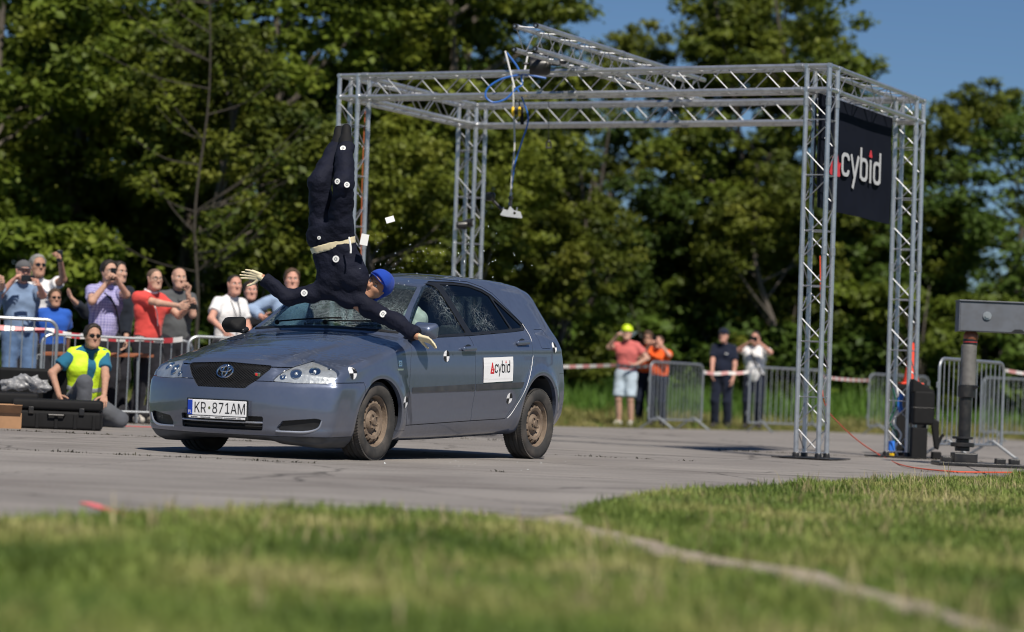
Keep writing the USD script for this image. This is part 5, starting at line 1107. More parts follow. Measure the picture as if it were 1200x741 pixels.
def phone(M, J, k, w, hgt, label, d_toward=None, mat=PHONE, thick=.009):
    """a phone in or between the hands, screen towards the face"""
    wr = J['wrR'] + (J['wrR'] - J['elR']) / .262 * .085 if k == 'R' else (J['wrL'] + (J['wrL'] - J['elL']) / .262 * .085 if k == 'L' else (J['wrR'] + J['wrL']) / 2 + unit((J['wrR'] - J['elR']) + (J['wrL'] - J['elL'])) * .085)
    b = rbox(0, 0, 0, w, thick, hgt, .004); c = (M @ np.append(wr, 1))[:3]; R = M[:3, :3]
    t = thing('phone', label, 'phone', matrix=mat4(R, c)); obj('case', b, mat, t); obj('screen', box(0, -thick / 2 - .0006, 0, w * .93, .001, hgt * .92), LENS, t); obj('camera_lens', moved(lathe([(0, 0), (.006, 0), (.006, .002), (0, .002)], 10, 'y'), t=(w * .32, thick / 2 + .002, hgt * .38)), LENS, t); return t
PHH = lambda k: {'R': (None, (-1, .2, 0), .75, .8), 'L': (None, (1, .2, 0), .75, .8)}[k]

# man at the far left edge, cut off by the frame
M, h, mk = who(-24, 300, 29.2, PIv + .5); J = mk(arms={'R': (tgt(M, -30, 352, 28.9), (1, -.5, -1)), 'L': (tgt(M, 3, 330, 28.75), (-1, 0, -1))}, look=(-.2, 0))
person('person in a light blue shirt cut off by the left photo edge, hand raised', J, M, LBLUE, JEANS, SKIN, hands={'L': PHH('L')}, hair=(HAIRB, 'short'), seed=31)
# man in the blue shirt who films
M, h, mk = who(21, 303, 29.6, PIv + .35); J = mk(arms={'R': (tgt(M, 14, 330, 29.25), (1, 0, -1.2)), 'L': (tgt(M, 46, 335, 29.15), (-1.0, 0, -1.3))}, look=(-.1, .02), slouch=.4)
person('man in a grey cap and blue short-sleeved shirt filming with both hands', J, M, cloth('denim_blue_shirt', (.17, .24, .37), .15), JEANS, SKIN3, hands={'R': PHH('R'), 'L': PHH('L')}, hair=(HAIRG, 'buzz'), belly=.9, seed=32, group=None,
       extra=lambda t, J, Q: (obj('cap', field_for([(Q(0, -.022, .045), Q(0, .012, .050), .093, .090, .02, (J['hr'], 1.08), [(Q(0, 0, .040), unit(-J['hu'] + J['hf'] * .1))])], .0085).mesh(), cloth('grey_cap', (.10, .10, .105)), t, smooth=True),
                              obj('cap_peak', trimesh.Trimesh(*(lambda a: (np.vstack([[Q(.075 * math.cos(x), .06 + .10 * math.sin(x), .050 - .02 * math.sin(x)) for x in a], [Q(.075 * math.cos(x), .05 + .10 * math.sin(x), .044 - .02 * math.sin(x)) for x in a]]), [[0, i, i + 1] for i in range(1, 11)] + [[12, 12 + i + 1, 12 + i] for i in range(1, 11)] + [[i, i + 12, i + 13] for i in range(11)] + [[i, i + 13, i + 1] for i in range(11)]))(np.linspace(0, math.pi, 12)), process=False), cloth('grey_cap', (.10, .10, .105)), t, smooth=False)))
phone(M, J, 'B', .15, .075, 'black phone held sideways by the man in the grey cap')
# grey-haired man with sunglasses and his arm up
M, h, mk = who(38, 296, 30.8, PIv + .3); J = mk(arms={'L': (tgt(M, 71, 307, 30.4), (-1, .2, -1)), 'R': (tgt(M, 22, 392, 30.0), (1, -1, 0))}, look=(-.25, .04))
person('tall grey-haired man in sunglasses holding one arm high', J, M, WHITE_T, DARKT, SKIN2, sleeve=.6, hands={'L': PHH('L')}, hair=(HAIRG, 'short'), glasses='sun', seed=33, belly=.6)
phone(M, J, 'L', .07, .14, 'dark phone held up high by the grey-haired man')
# woman in the royal blue polo
M, h, mk = who(60, 337, 29.95, PIv + .25); J = mk(arms={'R': (tgt(M, 48, 425, 30.3), (1, -1, 0)), 'L': (tgt(M, 79, 428, 30.3), (-1, -.6, 0))}, look=(-.2, 0))
person('woman in sunglasses and a royal blue polo shirt behind the barrier', J, M, BLUE_T, DARKT, SKIN2, sleeve=.7, build=.9, hair=(HAIRB, 'full'), glasses='sun', seed=34)
# black-haired man in the dark jacket, mostly hidden
M, h, mk = who(131, 304, 30.6, PIv + .6); J = mk(arms={'R': (tgt(M, 86, 352, 30.3), (.6, -.3, -1)), 'L': (tgt(M, 146, 425, 30.4), (-1, -1, 0))}, look=(-.3, 0))
person('black-haired man in a dark jacket half hidden behind the checked shirt', J, M, DARKJ, DARKT, SKIN, sleeve=1.75, hair=(HAIRD, 'short'), seed=35)
# man in the checked shirt who photographs
M, h, mk = who(119, 303, 29.5, PIv + .75); J = mk(arms={'R': (tgt(M, 126, 331, 29.15), (.9, .1, -1.2)), 'L': (tgt(M, 137, 328, 29.15), (-1, .2, -1))}, look=(.2, .02), slouch=.35)
person('dark-haired man with glasses in a lavender checked shirt taking a picture', J, M, LAV, DARKT, SKIN, hem=-.16, hands={'R': PHH('R'), 'L': PHH('L')}, hair=(HAIRD, 'full'), glasses='clear', seed=36, belly=.8,
       extra=lambda t, J, Q: obj('shoulder_strap', tube(curve([J['shR'] + J['up'] * .06 - J['rt'] * .05, J['chest'] + J['fr'] * .155 + J['up'] * .02, J['waist'] + J['fr'] * .15 - J['rt'] * .10, J['pelvis'] - J['rt'] * .19 + J['fr'] * .06], 16), .011, 5), BLACKP, t))
phone(M, J, 'B', .072, .145, 'dark phone held up by the man in the checked shirt')
# man in the red polo
M, h, mk = who(171, 312, 29.4, PIv + .85); J = mk(arms={'R': (tgt(M, 222, 361, 28.95), (.5, -.1, -1)), 'L': (tgt(M, 224, 358, 29.3), (-.5, .2, -1))}, look=(.25, 0), lean=(.03, 0), slouch=.3)
person('man with glasses in a coral red polo shirt holding a camera out in front', J, M, RED_T, DARKT, SKIN, hem=-.15, hands={'R': PHH('R'), 'L': PHH('L')}, hair=(HAIRS, 'buzz'), glasses='clear', seed=37, belly=.7, collar=WHITE_T, shoes=SHOEL,
       extra=lambda t, J, Q: obj('lanyard', tube(curve([J['necb'] + J['rt'] * .07 + J['up'] * .04, J['chest'] + J['fr'] * .150 + J['rt'] * .04, J['waist'] + J['fr'] * .165 + J['up'] * .02], 14), .006, 5), WHITEP, t))
c_ = (M @ np.append((J['wrR'] + J['wrL']) / 2 + unit(J['wrR'] - J['elR']) * .10, 1))[:3]; tcam = thing('compact_camera', 'small dark camera held out by the man in the red polo shirt', 'camera', matrix=mat4(M[:3, :3], c_))
obj('case', rbox(0, 0, 0, .11, .035, .065, .008), BLACKP, tcam); obj('lens', moved(lathe([(0, 0), (.026, 0), (.026, .03), (.02, .034), (0, .030)], 16, 'y'), rotz3(PIv), (0, .015, 0)), BLACKM, tcam)
# bald man in the grey t-shirt
M, h, mk = who(203, 311, 30.2, PIv + .45); J = mk(arms={'R': (tgt(M, 180, 420, 30.0), (1, -1, 0)), 'L': (tgt(M, 220, 344, 29.95), (-.35, .2, -1.6))}, look=(0, 0))
person('bald man in a dark grey t-shirt standing behind the red polo shirt', J, M, GREY_T, DARKT, SKIN, hands={'L': (np.array([-.1, .1, 1.]), (1, .3, .0), .9, .6)}, hair=(HAIRS, 'buzz') if False else (None, None), seed=38, belly=.8, collar=False)
# man in the white t-shirt
M, h, mk = who(265, 319, 30.6, PIv + .75); J = mk(arms={'R': (tgt(M, 262, 388, 30.1), (.9, -.5, -.2)), 'L': (tgt(M, 290, 404, 30.5), (-1, -.6, 0))}, look=(.3, 0), lean=(.05, 0))
person('man with short dark hair in a white t-shirt leaning on the barrier', J, M, WHITE_T, DARKT, SKIN3, hands={'R': (None, (-1, 0, -.3), .3, .3)}, hair=(HAIRD, 'buzz'), seed=39, belly=.7, collar=False, build=1.08,
       extra=lambda t, J, Q: obj('lanyard', tube(curve([J['necb'] - J['rt'] * .06 + J['up'] * .05 + J['fr'] * .03, J['chest'] + J['fr'] * .160 - J['rt'] * .03, J['waist'] + J['fr'] * .17, J['chest'] + J['fr'] * .160 + J['rt'] * .035, J['necb'] + J['rt'] * .06 + J['up'] * .05 + J['fr'] * .03], 22), .005, 5), FRAME, t))
# man in black
M, h, mk = who(288, 327, 31.3, PIv + .35); J = mk(look=(.05, 0))
person('man in a black polo shirt between the white t-shirt and the windscreen', J, M, BLACK_T, DARKT, SKIN3, hair=(HAIRD, 'full'), seed=40)
# man seen over the windscreen
M, h, mk = who(338, 313, 31.0, PIv + .3); J = mk(arms={'R': (tgt(M, 308, 372, 30.7), (1, -1, 0))}, look=(.1, 0), lean=(0, .03))
person('brown-haired man in a pale blue shirt seen over the windscreen', J, M, LBLUE, JEANS, SKIN3, sleeve=1.8, hair=(HAIRB, 'full'), seed=41)

# the kneeling marshal in the yellow vest
PK = gnd(106, 500.5); dk = PK[1]; M = place(PK, PIv + .55)
hpk = local(M, at(97, 470, dk + .30)); hk = 1.80
kneeR = tgt(M, 84, 466, dk - .15); 
J = joints(hk, hips=hpk, lean=(.26, 0.02), arms={'R': (tgt(M, 69, 463, dk - .12), (1.0, -.5, .1)), 'L': (tgt(M, 122, 466, dk - .10), (-1.0, -.3, .2))},
           legs={'R': (tgt(M, 98, 497, dk - .10), (.15, 1, .9)), 'L': (tgt(M, 112, 498, dk + .42), (-.35, 1, -.1))}, look=(.12, -.02), slouch=.2)
VEST = pm('hi_vis_yellow', (.62, .86, .025), .65, 0, .06, 6.0, bump=.2, bscale=50); REFL = pm('reflective_grey', (.34, .35, .37), .35, .2, .1, 20.0)
def vest(t, J, Q):
    s, up, fr, rt = J['s'], J['up'], J['fr'], J['rt']; T = torso_bones(J, 1.0, .3)
    F = field_for([(a, b, ra, rb, k, f) for a, b, ra, rb, k, f in T], .011, .031, [(J['pelvis'] - up * .07 * s, -up), (J['necb'] + up * .03 * s, unit(up + fr * .4))])
    for k, q in (('R', 1), ('L', -1)): F.bone(J['sh' + k] + rt * q * .085 - up * .03, J['sh' + k] + (J['el' + k] - J['sh' + k]) * .9 + rt * q * .05, .052, .072, .004, sub=True)
    F.bone(J['necb'] + fr * .10 * s + up * .03, J['waist'] + fr * .21 * s - up * .14 * s, .040, .052, .004, sub=True)       # the open front
    v = obj('vest', F.mesh(.010, 8, 5), VEST, t, smooth=True)
    G = field_for([(a, b, ra, rb, k, f) for a, b, ra, rb, k, f in T], .011, .0345, [(J['waist'] + up * .015 * s, up), (J['waist'] - up * .040 * s, -up)])
    G.bone(J['waist'] + fr * .24 * s + up * .1, J['waist'] + fr * .24 * s - up * .10 * s, .075, .075, .004, sub=True); obj('reflective_band', G.mesh(.010, 8, 5), REFL, v, smooth=True)
    obj('radio', moved(rbox(0, 0, 0, .05, .03, .10, .006), np.stack([rt, fr, up], 1), J['pelvis'] + rt * .16 * s + fr * .09 * s + up * .06 * s), BLACKP, v)
person('kneeling man in a yellow hi-vis vest and sunglasses beside black cases', J, M, TEAL, GREYP, SKIN2, hands={'L': (None, (.2, -.3, -1), .25, .2), 'R': (None, (-1, 0, -.2), .5, .4)}, hair=(HAIRD, 'full'), glasses='sun', seed=42, extra=vest, shoes=SHOED, res=.012)

# the people at the right
M, h, mk = who(733, 381, 44.0, PIv - .35); J = mk(arms={'R': (tgt(M, 722, 395, 43.7), (1, .2, -1)), 'L': (tgt(M, 744, 428, 43.8), (-1, -.4, 0))}, look=(-.2, .1))
YHEL = pm('helmet_yellow', (.62, .80, .02), .35, 0, .05, 8.0)
def helmet(t, J, Q):
    F = field_for([(Q(0, -.03, .055), Q(0, .03, .060), .110, .104, .02, (J['hr'], 1.08), [(Q(0, 0, .035), unit(-J['hu'] - J['hf'] * .05))])], .009)
    for q in (-.045, 0, .045): F.bone(Q(q, -.10, .115), Q(q, .10, .125), .012, .012, .004, sub=True); F.bone(Q(q * 1.2, -.02, .165), Q(q * 1.2, .06, .162), .010, .010, .004, sub=True)
    hl_ = obj('helmet', F.mesh(), YHEL, t, smooth=True); 
    for q in (-1, 1): obj('helmet_strap', tube([Q(.08 * q, 0, .03), Q(.06 * q, .03, -.08), Q(0, .06, -.105)], .004, 4), BLACKP, hl_)
person('person in a yellow cycling helmet, salmon t-shirt and light denim shorts', J, M, SALMON, LTJEAN, SKIN, shorts=True, hands={'R': PHH('R')}, hair=(HAIRB, 'buzz'), seed=51, extra=helmet, shoes=SHOEL, collar=False)
M, h, mk = who(757, 387, 45.2, PIv - .2); J = mk(arms={'R': (tgt(M, 748, 420, 44.9), (1, -.3, -.5)), 'L': (tgt(M, 764, 404, 44.8), (-1, .2, -1))}, look=(-.1, 0))
person('woman with long brown hair, sunglasses and a dark vest beside the helmeted person', J, M, ORANGE, NAVY_T, SKIN2, build=.88, hair=(HAIRB, 'long'), glasses='sun', seed=52, collar=False)
M, h, mk = who(771, 392, 44.8, PIv - .45); J = mk(arms={'R': (tgt(M, 762, 404, 44.5), (1, .1, -1)), 'L': (tgt(M, 774, 404, 44.5), (-1, .1, -1))}, look=(.1, 0))
person('person in an orange shirt photographing over the right barrier', J, M, ORANGE, NAVY_T, SKIN3, build=1.05, hands={'R': PHH('R'), 'L': PHH('L')}, hair=(HAIRB, 'buzz'), seed=53)
phone(M, J, 'B', .08, .15, 'dark phone in the hands of the person in the orange shirt')
M, h, mk = who(846, 384, 46.5, PIv - .3); J = mk(arms={'R': (tgt(M, 834, 443, 46.2), (1, -.6, 0)), 'L': (tgt(M, 859, 444, 46.3), (-1, -.6, 0))}, look=(.1, .05))
person('stout man in a dark uniform and dark cap at the far barriers', J, M, NAVY_T, NAVY_T, SKIN3, build=1.18, belly=1.15, hair=(HAIRD, 'short'), seed=54, sleeve=.7,
       extra=lambda t, J, Q: (obj('cap', field_for([(Q(0, -.022, .05), Q(0, .015, .056), .100, .096, .02, (J['hr'], 1.05), [(Q(0, 0, .045), unit(-J['hu']))])], .0085).mesh(), NAVY_T, t, smooth=True), obj('cap_peak', tube([Q(-.07, .075, .045), Q(-.03, .125, .040), Q(.03, .125, .040), Q(.07, .075, .045)], .012, 6), NAVY_T, t), obj('name_patch', rbox(*(J['chest'] + J['fr'] * .16 - J['rt'] * .09 + J['up'] * .03), .05, .012, .02, .003), STICK if False else WHITEP, t)))
M, h, mk = who(883, 387, 47.5, PIv - .25); J = mk(arms={'R': (tgt(M, 877, 402, 47.15), (1, .1, -.6)), 'L': (tgt(M, 890, 402, 47.15), (-1, .1, -.7))}, look=(0, 0))
person('man in a white t-shirt photographing with both elbows raised, far right', J, M, WHITE_T, NAVY_T, SKIN3, hands={'R': PHH('R'), 'L': PHH('L')}, hair=(HAIRD, 'short'), seed=55, belly=1.0, collar=False,
       extra=lambda t, J, Q: obj('shoulder_strap', tube(curve([J['shR'] + J['up'] * .06 - J['rt'] * .05, J['chest'] + J['fr'] * .155, J['waist'] + J['fr'] * .15 - J['rt'] * .10, J['pelvis'] - J['rt'] * .19 + J['fr'] * .06], 16), .016, 5), BLACKP, t))
c_ = (M @ np.append((J['wrR'] + J['wrL']) / 2 + unit(J['wrR'] - J['elR'] + J['wrL'] - J['elL']) * .09 , 1))[:3]; tcam = thing('photo_camera', 'black camera held by the photographer in the white t-shirt', 'camera', matrix=mat4(M[:3, :3], c_))
obj('case', rbox(0, 0, 0, .14, .07, .09, .012), BLACKP, tcam); obj('lens', moved(lathe([(0, 0), (.035, 0), (.038, .09), (.03, .092), (0, .08)], 16, 'y'), rotz3(PIv), (0, .03, 0)), BLACKM, tcam)
# ================================================================== the crash dummy in mid-air
CREAM = pm('dummy_vinyl', (.66, .57, .38), .55, 0, .06, 9.0); SUIT = pm('dark_blue_tracksuit', (.0055, .007, .018), .8, 0, .25, 5.0, bump=.5, bscale=60, spec=.25); DSKIN = pm('dummy_face', (.40, .20, .12), .6, 0, .12, 10.0); CAPB = cloth('blue_cap', (.012, .05, .33), .12)
dz = 19.50
D = lambda x, y, d=0.0: at(x, y, dz + d)
cam_dir = -FW; sD = 1.0
pe, nk = D(388, 279), D(408, 351, .03)
J = dict(s=sD); up_ = unit(nk - pe); fr_ = unit(cam_dir * .92 + RIGHT * -.35 - up_ * ((cam_dir * .92 + RIGHT * -.35) @ up_)); rt_ = np.cross(fr_, up_)
J.update(up=up_, rt=rt_, fr=fr_, pelvis=pe, waist=pe + (nk - pe) * .30, chest=pe + (nk - pe) * .66, necb=nk)
hd = D(441, 336, .02); hu = unit(RIGHT * .62 + UPV * .70 - FW * .10); hf = unit(cam_dir * .72 - RIGHT * .62 - UPV * .22); hf = unit(hf - hu * (hf @ hu))
J.update(head=hd, hf=hf, hu=hu, hr=np.cross(hf, hu), neck=nk + (hd - nk) * .55)
for k, sh, wr, pole in (('L', D(381, 341, .05), D(307, 325, .10), UPV * -1.0), ('R', D(431, 362, -.02), at(491, 395.5, 19.16), UPV * .5 + RIGHT * .6 - FW * .2)):
    J['sh' + k] = sh; J['el' + k], J['wr' + k] = ik(sh, wr, .292, .255, pole)
for k, hp, kn_t, an, to in (('L', D(376, 271, .06), (-RIGHT * .35 + cam_dir), D(396, 172, .14), D(393, 157, .20)), ('R', D(398, 272, -.04), cam_dir + RIGHT * .1, D(405, 170, -.02), D(403, 156, .06))):
    J['hip' + k] = hp; J['kn' + k], J['an' + k] = ik(hp, an, .405, .385, kn_t); J['toe' + k] = to
for k in 'LR': J['toe' + k] = J['an' + k] + unit(UPV * .75 + FW * .5) * .16
def disc(c, n, r): 
    n = unit(n); a = unit(np.cross(n, [0, 0, 1.])); b = np.cross(n, a); m = lathe([(0, 0), (r, 0), (r, .004), (0, .004)], 20); m2 = lathe([(r * .30, .004), (r * .45, .004), (r * .45, .0055), (r * .30, .0055)], 16)
    R = np.stack([a, b, n], 1); return moved(m, R, c), moved(m2, R, c)
def dummy_extra(t, J, Q):
    for px, py, dd, r in ((400, 171, -.12, .022), (393, 211, -.22, .022), (410, 216, -.22, .022), (391, 301, -.20, .026), (354, 346, -.02, .026), (447, 365, -.14, .027), (371, 281, -.16, .014)):
        vv = np.vstack([m.vertices for m in J['_m']]); nn_ = np.vstack([m.vertex_normals for m in J['_m']]); dv = vv - EYE; zz = dv @ FW; uv = np.stack([600 + FPX * (dv @ RIGHT) / zz, 370.5 - FPX * (dv @ UPV) / zz], 1)
        near = np.flatnonzero(np.hypot(uv[:, 0] - px, uv[:, 1] - py) < 4.0)
        if len(near) == 0: near = np.array([np.argmin(np.hypot(uv[:, 0] - px, uv[:, 1] - py))])
        i_ = near[np.argmin(zz[near])]; ax = unit(unit(nn_[i_]) + cam_dir * .6); m1, m2 = disc(vv[i_] + ax * .003, ax, r)
        d_ = obj('target_disc', m1, WHITEP, t); obj('target_ring', m2, GREY_T, d_)
    W_ = field_for([(a, b, ra, rb, k, f) for a, b, ra, rb, k, f in torso_bones(J)], .011, .020, [(J['pelvis'] + J['up'] * .088, J['up']), (J['pelvis'] + J['up'] * .030, -J['up'])]); obj('waistband', W_.mesh(.004, 9, 2), CREAM, t, smooth=True)
    F = field_for([(Q(0, -.026, .042), Q(0, .012, .05), .104, .098, .02, (J['hr'], 1.04), [(Q(0, .02, .030), unit(-J['hu'] + J['hf'] * .75))]), (Q(0, -.035, .03), Q(.0, -.035, -.09), .090, .062, .03, None, [(Q(0, .012, 0), unit(J['hf']))])], .008); cp_ = obj('cap', F.mesh(.003, 14, 3), CAPB, t, smooth=True)
    pk = [Q(.074 * math.cos(a), .062 + .085 * math.sin(a), .062 - .012 * math.sin(a) * abs(math.cos(a)) + .02 * math.sin(a)) for a in np.linspace(0, math.pi, 14)]; pk2 = [q - J['hu'] * .006 for q in pk]
    n_ = 14; f_ = [[0, i, i + 1] for i in range(1, n_ - 1)] + [[n_, n_ + i + 1, n_ + i] for i in range(1, n_ - 1)] + [[i, i + n_, i + 1] for i in range(n_ - 1)] + [[i + 1, i + n_, i + n_ + 1] for i in range(n_ - 1)]
    obj('cap_peak', trimesh.Trimesh(np.vstack([pk, pk2]), f_, process=False), CAPB, cp_)
    obj('zip_cord', tube(curve([D(409, 278, -.22), D(411, 290, -.23), D(411, 297, -.235)], 8), .007, 5), WHITEP, t)
person('crash test dummy in a dark blue tracksuit flying upside down over the bonnet', J, np.eye(4), SUIT, SUIT, DSKIN, sleeve=1.93, hem=.082, hair=(None, None), seed=61, name='crash_dummy', cat_='dummy', hand_skin=CREAM, collar=False, res=.012, neckline=.02, shoes=BLACKP, loose=.017, legs_loose=.014, rumple=1.9, waist_cut=.034,
       hands={'L': (unit(-RIGHT * .95 + UPV * .22 - FW * .15), unit(cam_dir * .9 - UPV * .35), .10, .0), 'R': (unit(RIGHT * .95 - UPV * .30 - FW * .1), unit(-UPV * .8 + cam_dir * .4), .22, .25)}, extra=dummy_extra)
# loose scraps thrown up by the impact
def scrap(px, py, dd, w, h, tilt, label, mat=WHITEP):
    b = box(0, 0, 0, w, .004, h); R = np.stack([RIGHT * math.cos(tilt) + UPV * math.sin(tilt), FW, -RIGHT * math.sin(tilt) + UPV * math.cos(tilt)], 1) @ rotz3(.4)
    return obj('scrap', moved(b, R, D(px, py, dd)), mat, label=label, cat='scrap')
scrap(457, 257.5, .1, .072, .046, .30, 'small printed white card flying right of the dummy'); scrap(427, 281, -.2, .062, .085, -.2, 'white paper tag beside the waist of the dummy'); scrap(458.5, 325, .1, .010, .085, .55, 'thin white splinter above the car roof'); scrap(403, 178, .05, .012, .05, .9, 'small white splinter beside the shin of the dummy')
gl_ = np.random.default_rng(77)
shard_m = pm('glass_shard', (.75, .80, .80), .15, 0, .05, 20.0)
V_, F_ = [], []
for k in range(120):
    c = D(gl_.normal(520, 62), gl_.normal(298, 18), gl_.uniform(-.3, .9)); s_ = gl_.uniform(.002, .0055); k0 = len(V_); V_ += [c + gl_.normal(0, s_, 3) for _ in range(4)]; F_ += [[k0, k0 + 1, k0 + 2], [k0, k0 + 3, k0 + 1], [k0, k0 + 2, k0 + 3], [k0 + 1, k0 + 3, k0 + 2]]
obj('glass_shards', trimesh.Trimesh(np.array(V_), F_, process=False), shard_m, smooth=False, label='spray of tiny glass fragments in the air above the car roof', cat='glass', kind='stuff')

V_, F_ = [], []
for k in range(110):
    c = CAR_O + c_f * gl_.normal(-.6, 1.0) + c_l * gl_.normal(.9, .5) + np.array([0, 0, .004]); s_ = gl_.uniform(.002, .007); k0 = len(V_); V_ += [c + np.abs(gl_.normal(0, s_, 3)) * [1, 1, .5] for _ in range(4)]; F_ += [[k0, k0 + 1, k0 + 2], [k0, k0 + 3, k0 + 1], [k0, k0 + 2, k0 + 3], [k0 + 1, k0 + 3, k0 + 2]]
obj('glass_debris', trimesh.Trimesh(np.array(V_), F_, process=False), shard_m, smooth=False, label='scattered glass crumbs on the concrete beside the car', cat='glass', kind='stuff')

# ================================================================== barriers, tape, cases
def make_barrier(label, M, group, L_=2.0, H_=1.08, nb=17):
    t = thing('crowd_barrier', label, 'barrier', group=group, matrix=M); z0 = .16; r = .12
    pts = [(-L_ / 2, 0, z0)] + [(-L_ / 2 + r - r * math.cos(a), 0, H_ - r + r * math.sin(a)) for a in np.linspace(0, math.pi / 2, 6)] + [(L_ / 2 - r + r * math.sin(a), 0, H_ - r + r * math.cos(a)) for a in np.linspace(0, math.pi / 2, 6)] + [(L_ / 2, 0, z0)]
    obj('frame', tube(pts, .019, 8), STEEL, t); obj('rail', rod((-L_ / 2, 0, z0), (L_ / 2, 0, z0), .016, 8), STEEL, t); obj('rail', rod((-L_ / 2, 0, H_ - .13), (L_ / 2, 0, H_ - .13), .010, 6), STEEL, t) if nb < 0 else None
    for x in np.linspace(-L_ / 2, L_ / 2, nb + 2)[1:-1]: obj('bar', rod((x, 0, z0), (x, 0, H_ - .005), .0075, 6), STEEL, t)
    for x in (-L_ / 2 + .28, L_ / 2 - .28):
        obj('foot', tube([(x, -.33, .02), (x, -.30, .02), (x, -.02, .20), (x, .02, .20), (x, .30, .02), (x, .33, .02)], .017, 7), STEEL, t)
    for z in (.35, .85): obj('hook', tube([(-L_ / 2, 0, z), (-L_ / 2 - .05, 0, z), (-L_ / 2 - .05, 0, z - .06)], .009, 6), STEEL, t)
    return t
def span(pa, da, pb, db):
    """matrix of a barrier that stands on the ground between two pixel columns at two depths, and its length"""
    a, b = foot(pa, da), foot(pb, db); d = unit(b - a); return mat4(np.stack([d, [-d[1], d[0], 0], [0, 0, 1.]], 1), (a + b) / 2)
LG, RG_ = 'steel barriers in front of the left crowd', 'steel barriers along the far edge at right'
b0 = make_barrier('steel barrier at the left photo edge in front of the man in the grey cap', span(-125, 27.6, 62, 28.2), LG, L_=1.78, H_=1.12, nb=13)
def bar(label, *a, group, hs=1.0): return dup(b0, label, matrix=span(*a) @ np.diag([1, 1, hs, 1]), group=group)
bar('steel barrier behind the kneeling man in the yellow vest', 66, 28.3, 207, 29.0, group=LG, hs=.86)
bar('steel barrier behind the car bonnet, below the white t-shirt', 214, 28.9, 392, 29.8, group=LG, hs=.91)
bar('steel barrier standing just right of the orange shirt', 761, 42.4, 823, 43.9, group=RG_)
bar('steel barrier right of the photographer in the white t-shirt', 881, 44.0, 962, 45.0, group=RG_)
bar('far steel barrier seen behind the rear right truss tower', 1019, 47.0, 1086, 48.2, group=RG_)
bar('large steel barrier turned sideways beside the black post', 1096, 28.4, 1178, 30.0, group=RG_)
bar('small far steel barrier at the right edge of the photo', 1152, 45.0, 1232, 46.0, group=RG_)
tape_mat = usdkit.material(stage, '/World/Looks/barrier_tape', {'u': ('uvmap', {'attribute': 'st'}), 's': ('separate_xyz', {}), 'pp': ('math', {'math_type': 'pingpong', 'value2': 1.0}), 'gt': ('math', {'math_type': 'greater_than', 'value2': .5}), 'm': ('mix', {'color1': (.78, .76, .75), 'color2': (.56, .055, .07)}),
    'p': ('principled_bsdf', {'roughness': .4})}, [('u.UV', 's.vector'), ('s.x', 'pp.value1'), ('pp.value', 'gt.value1'), ('gt.value', 'm.fac'), ('m.color', 'p.base_color')], surface='p.BSDF')
pale_tape = usdkit.material(stage, '/World/Looks/pale_tape', {'u': ('uvmap', {'attribute': 'st'}), 's': ('separate_xyz', {}), 'pp': ('math', {'math_type': 'pingpong', 'value2': 1.0}), 'gt': ('math', {'math_type': 'greater_than', 'value2': .5}), 'm': ('mix', {'color1': (.60, .57, .55), 'color2': (.52, .24, .23)}),
    'p': ('principled_bsdf', {'roughness': .5})}, [('u.UV', 's.vector'), ('s.x', 'pp.value1'), ('pp.value', 'gt.value1'), ('gt.value', 'm.fac'), ('m.color', 'p.base_color')], surface='p.BSDF')
def tape(label, pts=None, w=.075, period=.17, sag=.02):
    """a striped ribbon through world points"""
    P = [];
    for a, b in zip(pts[:-1], pts[1:]):
        for t in np.linspace(0, 1, 14, endpoint=False): P.append(a + (b - a) * t - np.array([0, 0, 4 * sag * t * (1 - t)]))
    P.append(pts[-1]); P = np.array(P); l = np.append(0, np.cumsum(np.linalg.norm(np.diff(P, axis=0), axis=1))); tw = .4 * np.sin(l * 2.1)
    o = np.stack([0 * l, np.sin(tw) * w / 2, np.cos(tw) * w / 2], 1); v = np.vstack([P - o, P + o]); n = len(P); f = []
    for i in range(n - 1): f += [[i, i + 1, n + i + 1], [i, n + i + 1, n + i]]
    uv = np.stack([np.tile(l / period, 2), np.repeat([0, 1], n)], 1)
    m = usdkit.mesh(stage, numbered('/World/barrier_tape'), trimesh.Trimesh(v, f, process=False), tape_mat if 'along the left' in label else pale_tape, uv=uv); return tag(m.GetPrim(), label, 'tape')
tape('red and white tape strung along the left barriers', w=.06, period=.11, pts=[at(-60, 376, 28.0), at(62, 388, 28.3), at(105, 394, 28.6), at(165, 397, 28.9), at(214, 397.5, 28.9)])
tape('red and white tape from behind the car to the orange shirt barrier', [at(600, 429, 44.5), at(722, 428, 43.6), at(762, 429, 42.4)], period=.13, w=.055)
tape('red and white tape across the man in the dark uniform', [at(824, 436, 43.9), at(852, 437, 44.0), at(881, 435, 44.0)], period=.13, w=.055)
tape('pale tape between the far barriers behind the right truss towers', [at(960, 441, 45.0), at(1019, 446, 47.0)], period=.13, w=.05); tape('pale tape running to the right photo edge', [at(1178, 434, 45.0), at(1230, 440, 45.0)], period=.13, w=.05)
# bench
WOOD = pm('brown_plank', (.26, .085, .035), .6, 0, .25, 6.0)
ba, bb = at(47, 414.5, 28.9), at(180, 417, 29.1); bd_ = unit(bb - ba); bn_ = np.array([-bd_[1], bd_[0], 0]); BM = mat4(np.stack([bd_, bn_, np.cross(bd_, bn_)], 1), (ba + bb) / 2); blen = np.linalg.norm(bb - ba)
bench = thing('bench', 'long brown plank bench behind the kneeling man', 'bench', matrix=BM); hb = float(((ba + bb) / 2)[2])
obj('plank', rbox(0, 0, 0, blen, .24, .045, .006), WOOD, bench)
for x in (-.36, .36): obj('leg', cat([rod((x * blen, -.10, -.02), (x * blen, -.12, -hb), .014), rod((x * blen, .10, -.02), (x * blen, .12, -hb), .014), rod((x * blen, -.12, -hb * .6), (x * blen, .12, -hb * .6), .010)]), STEEL, bench)
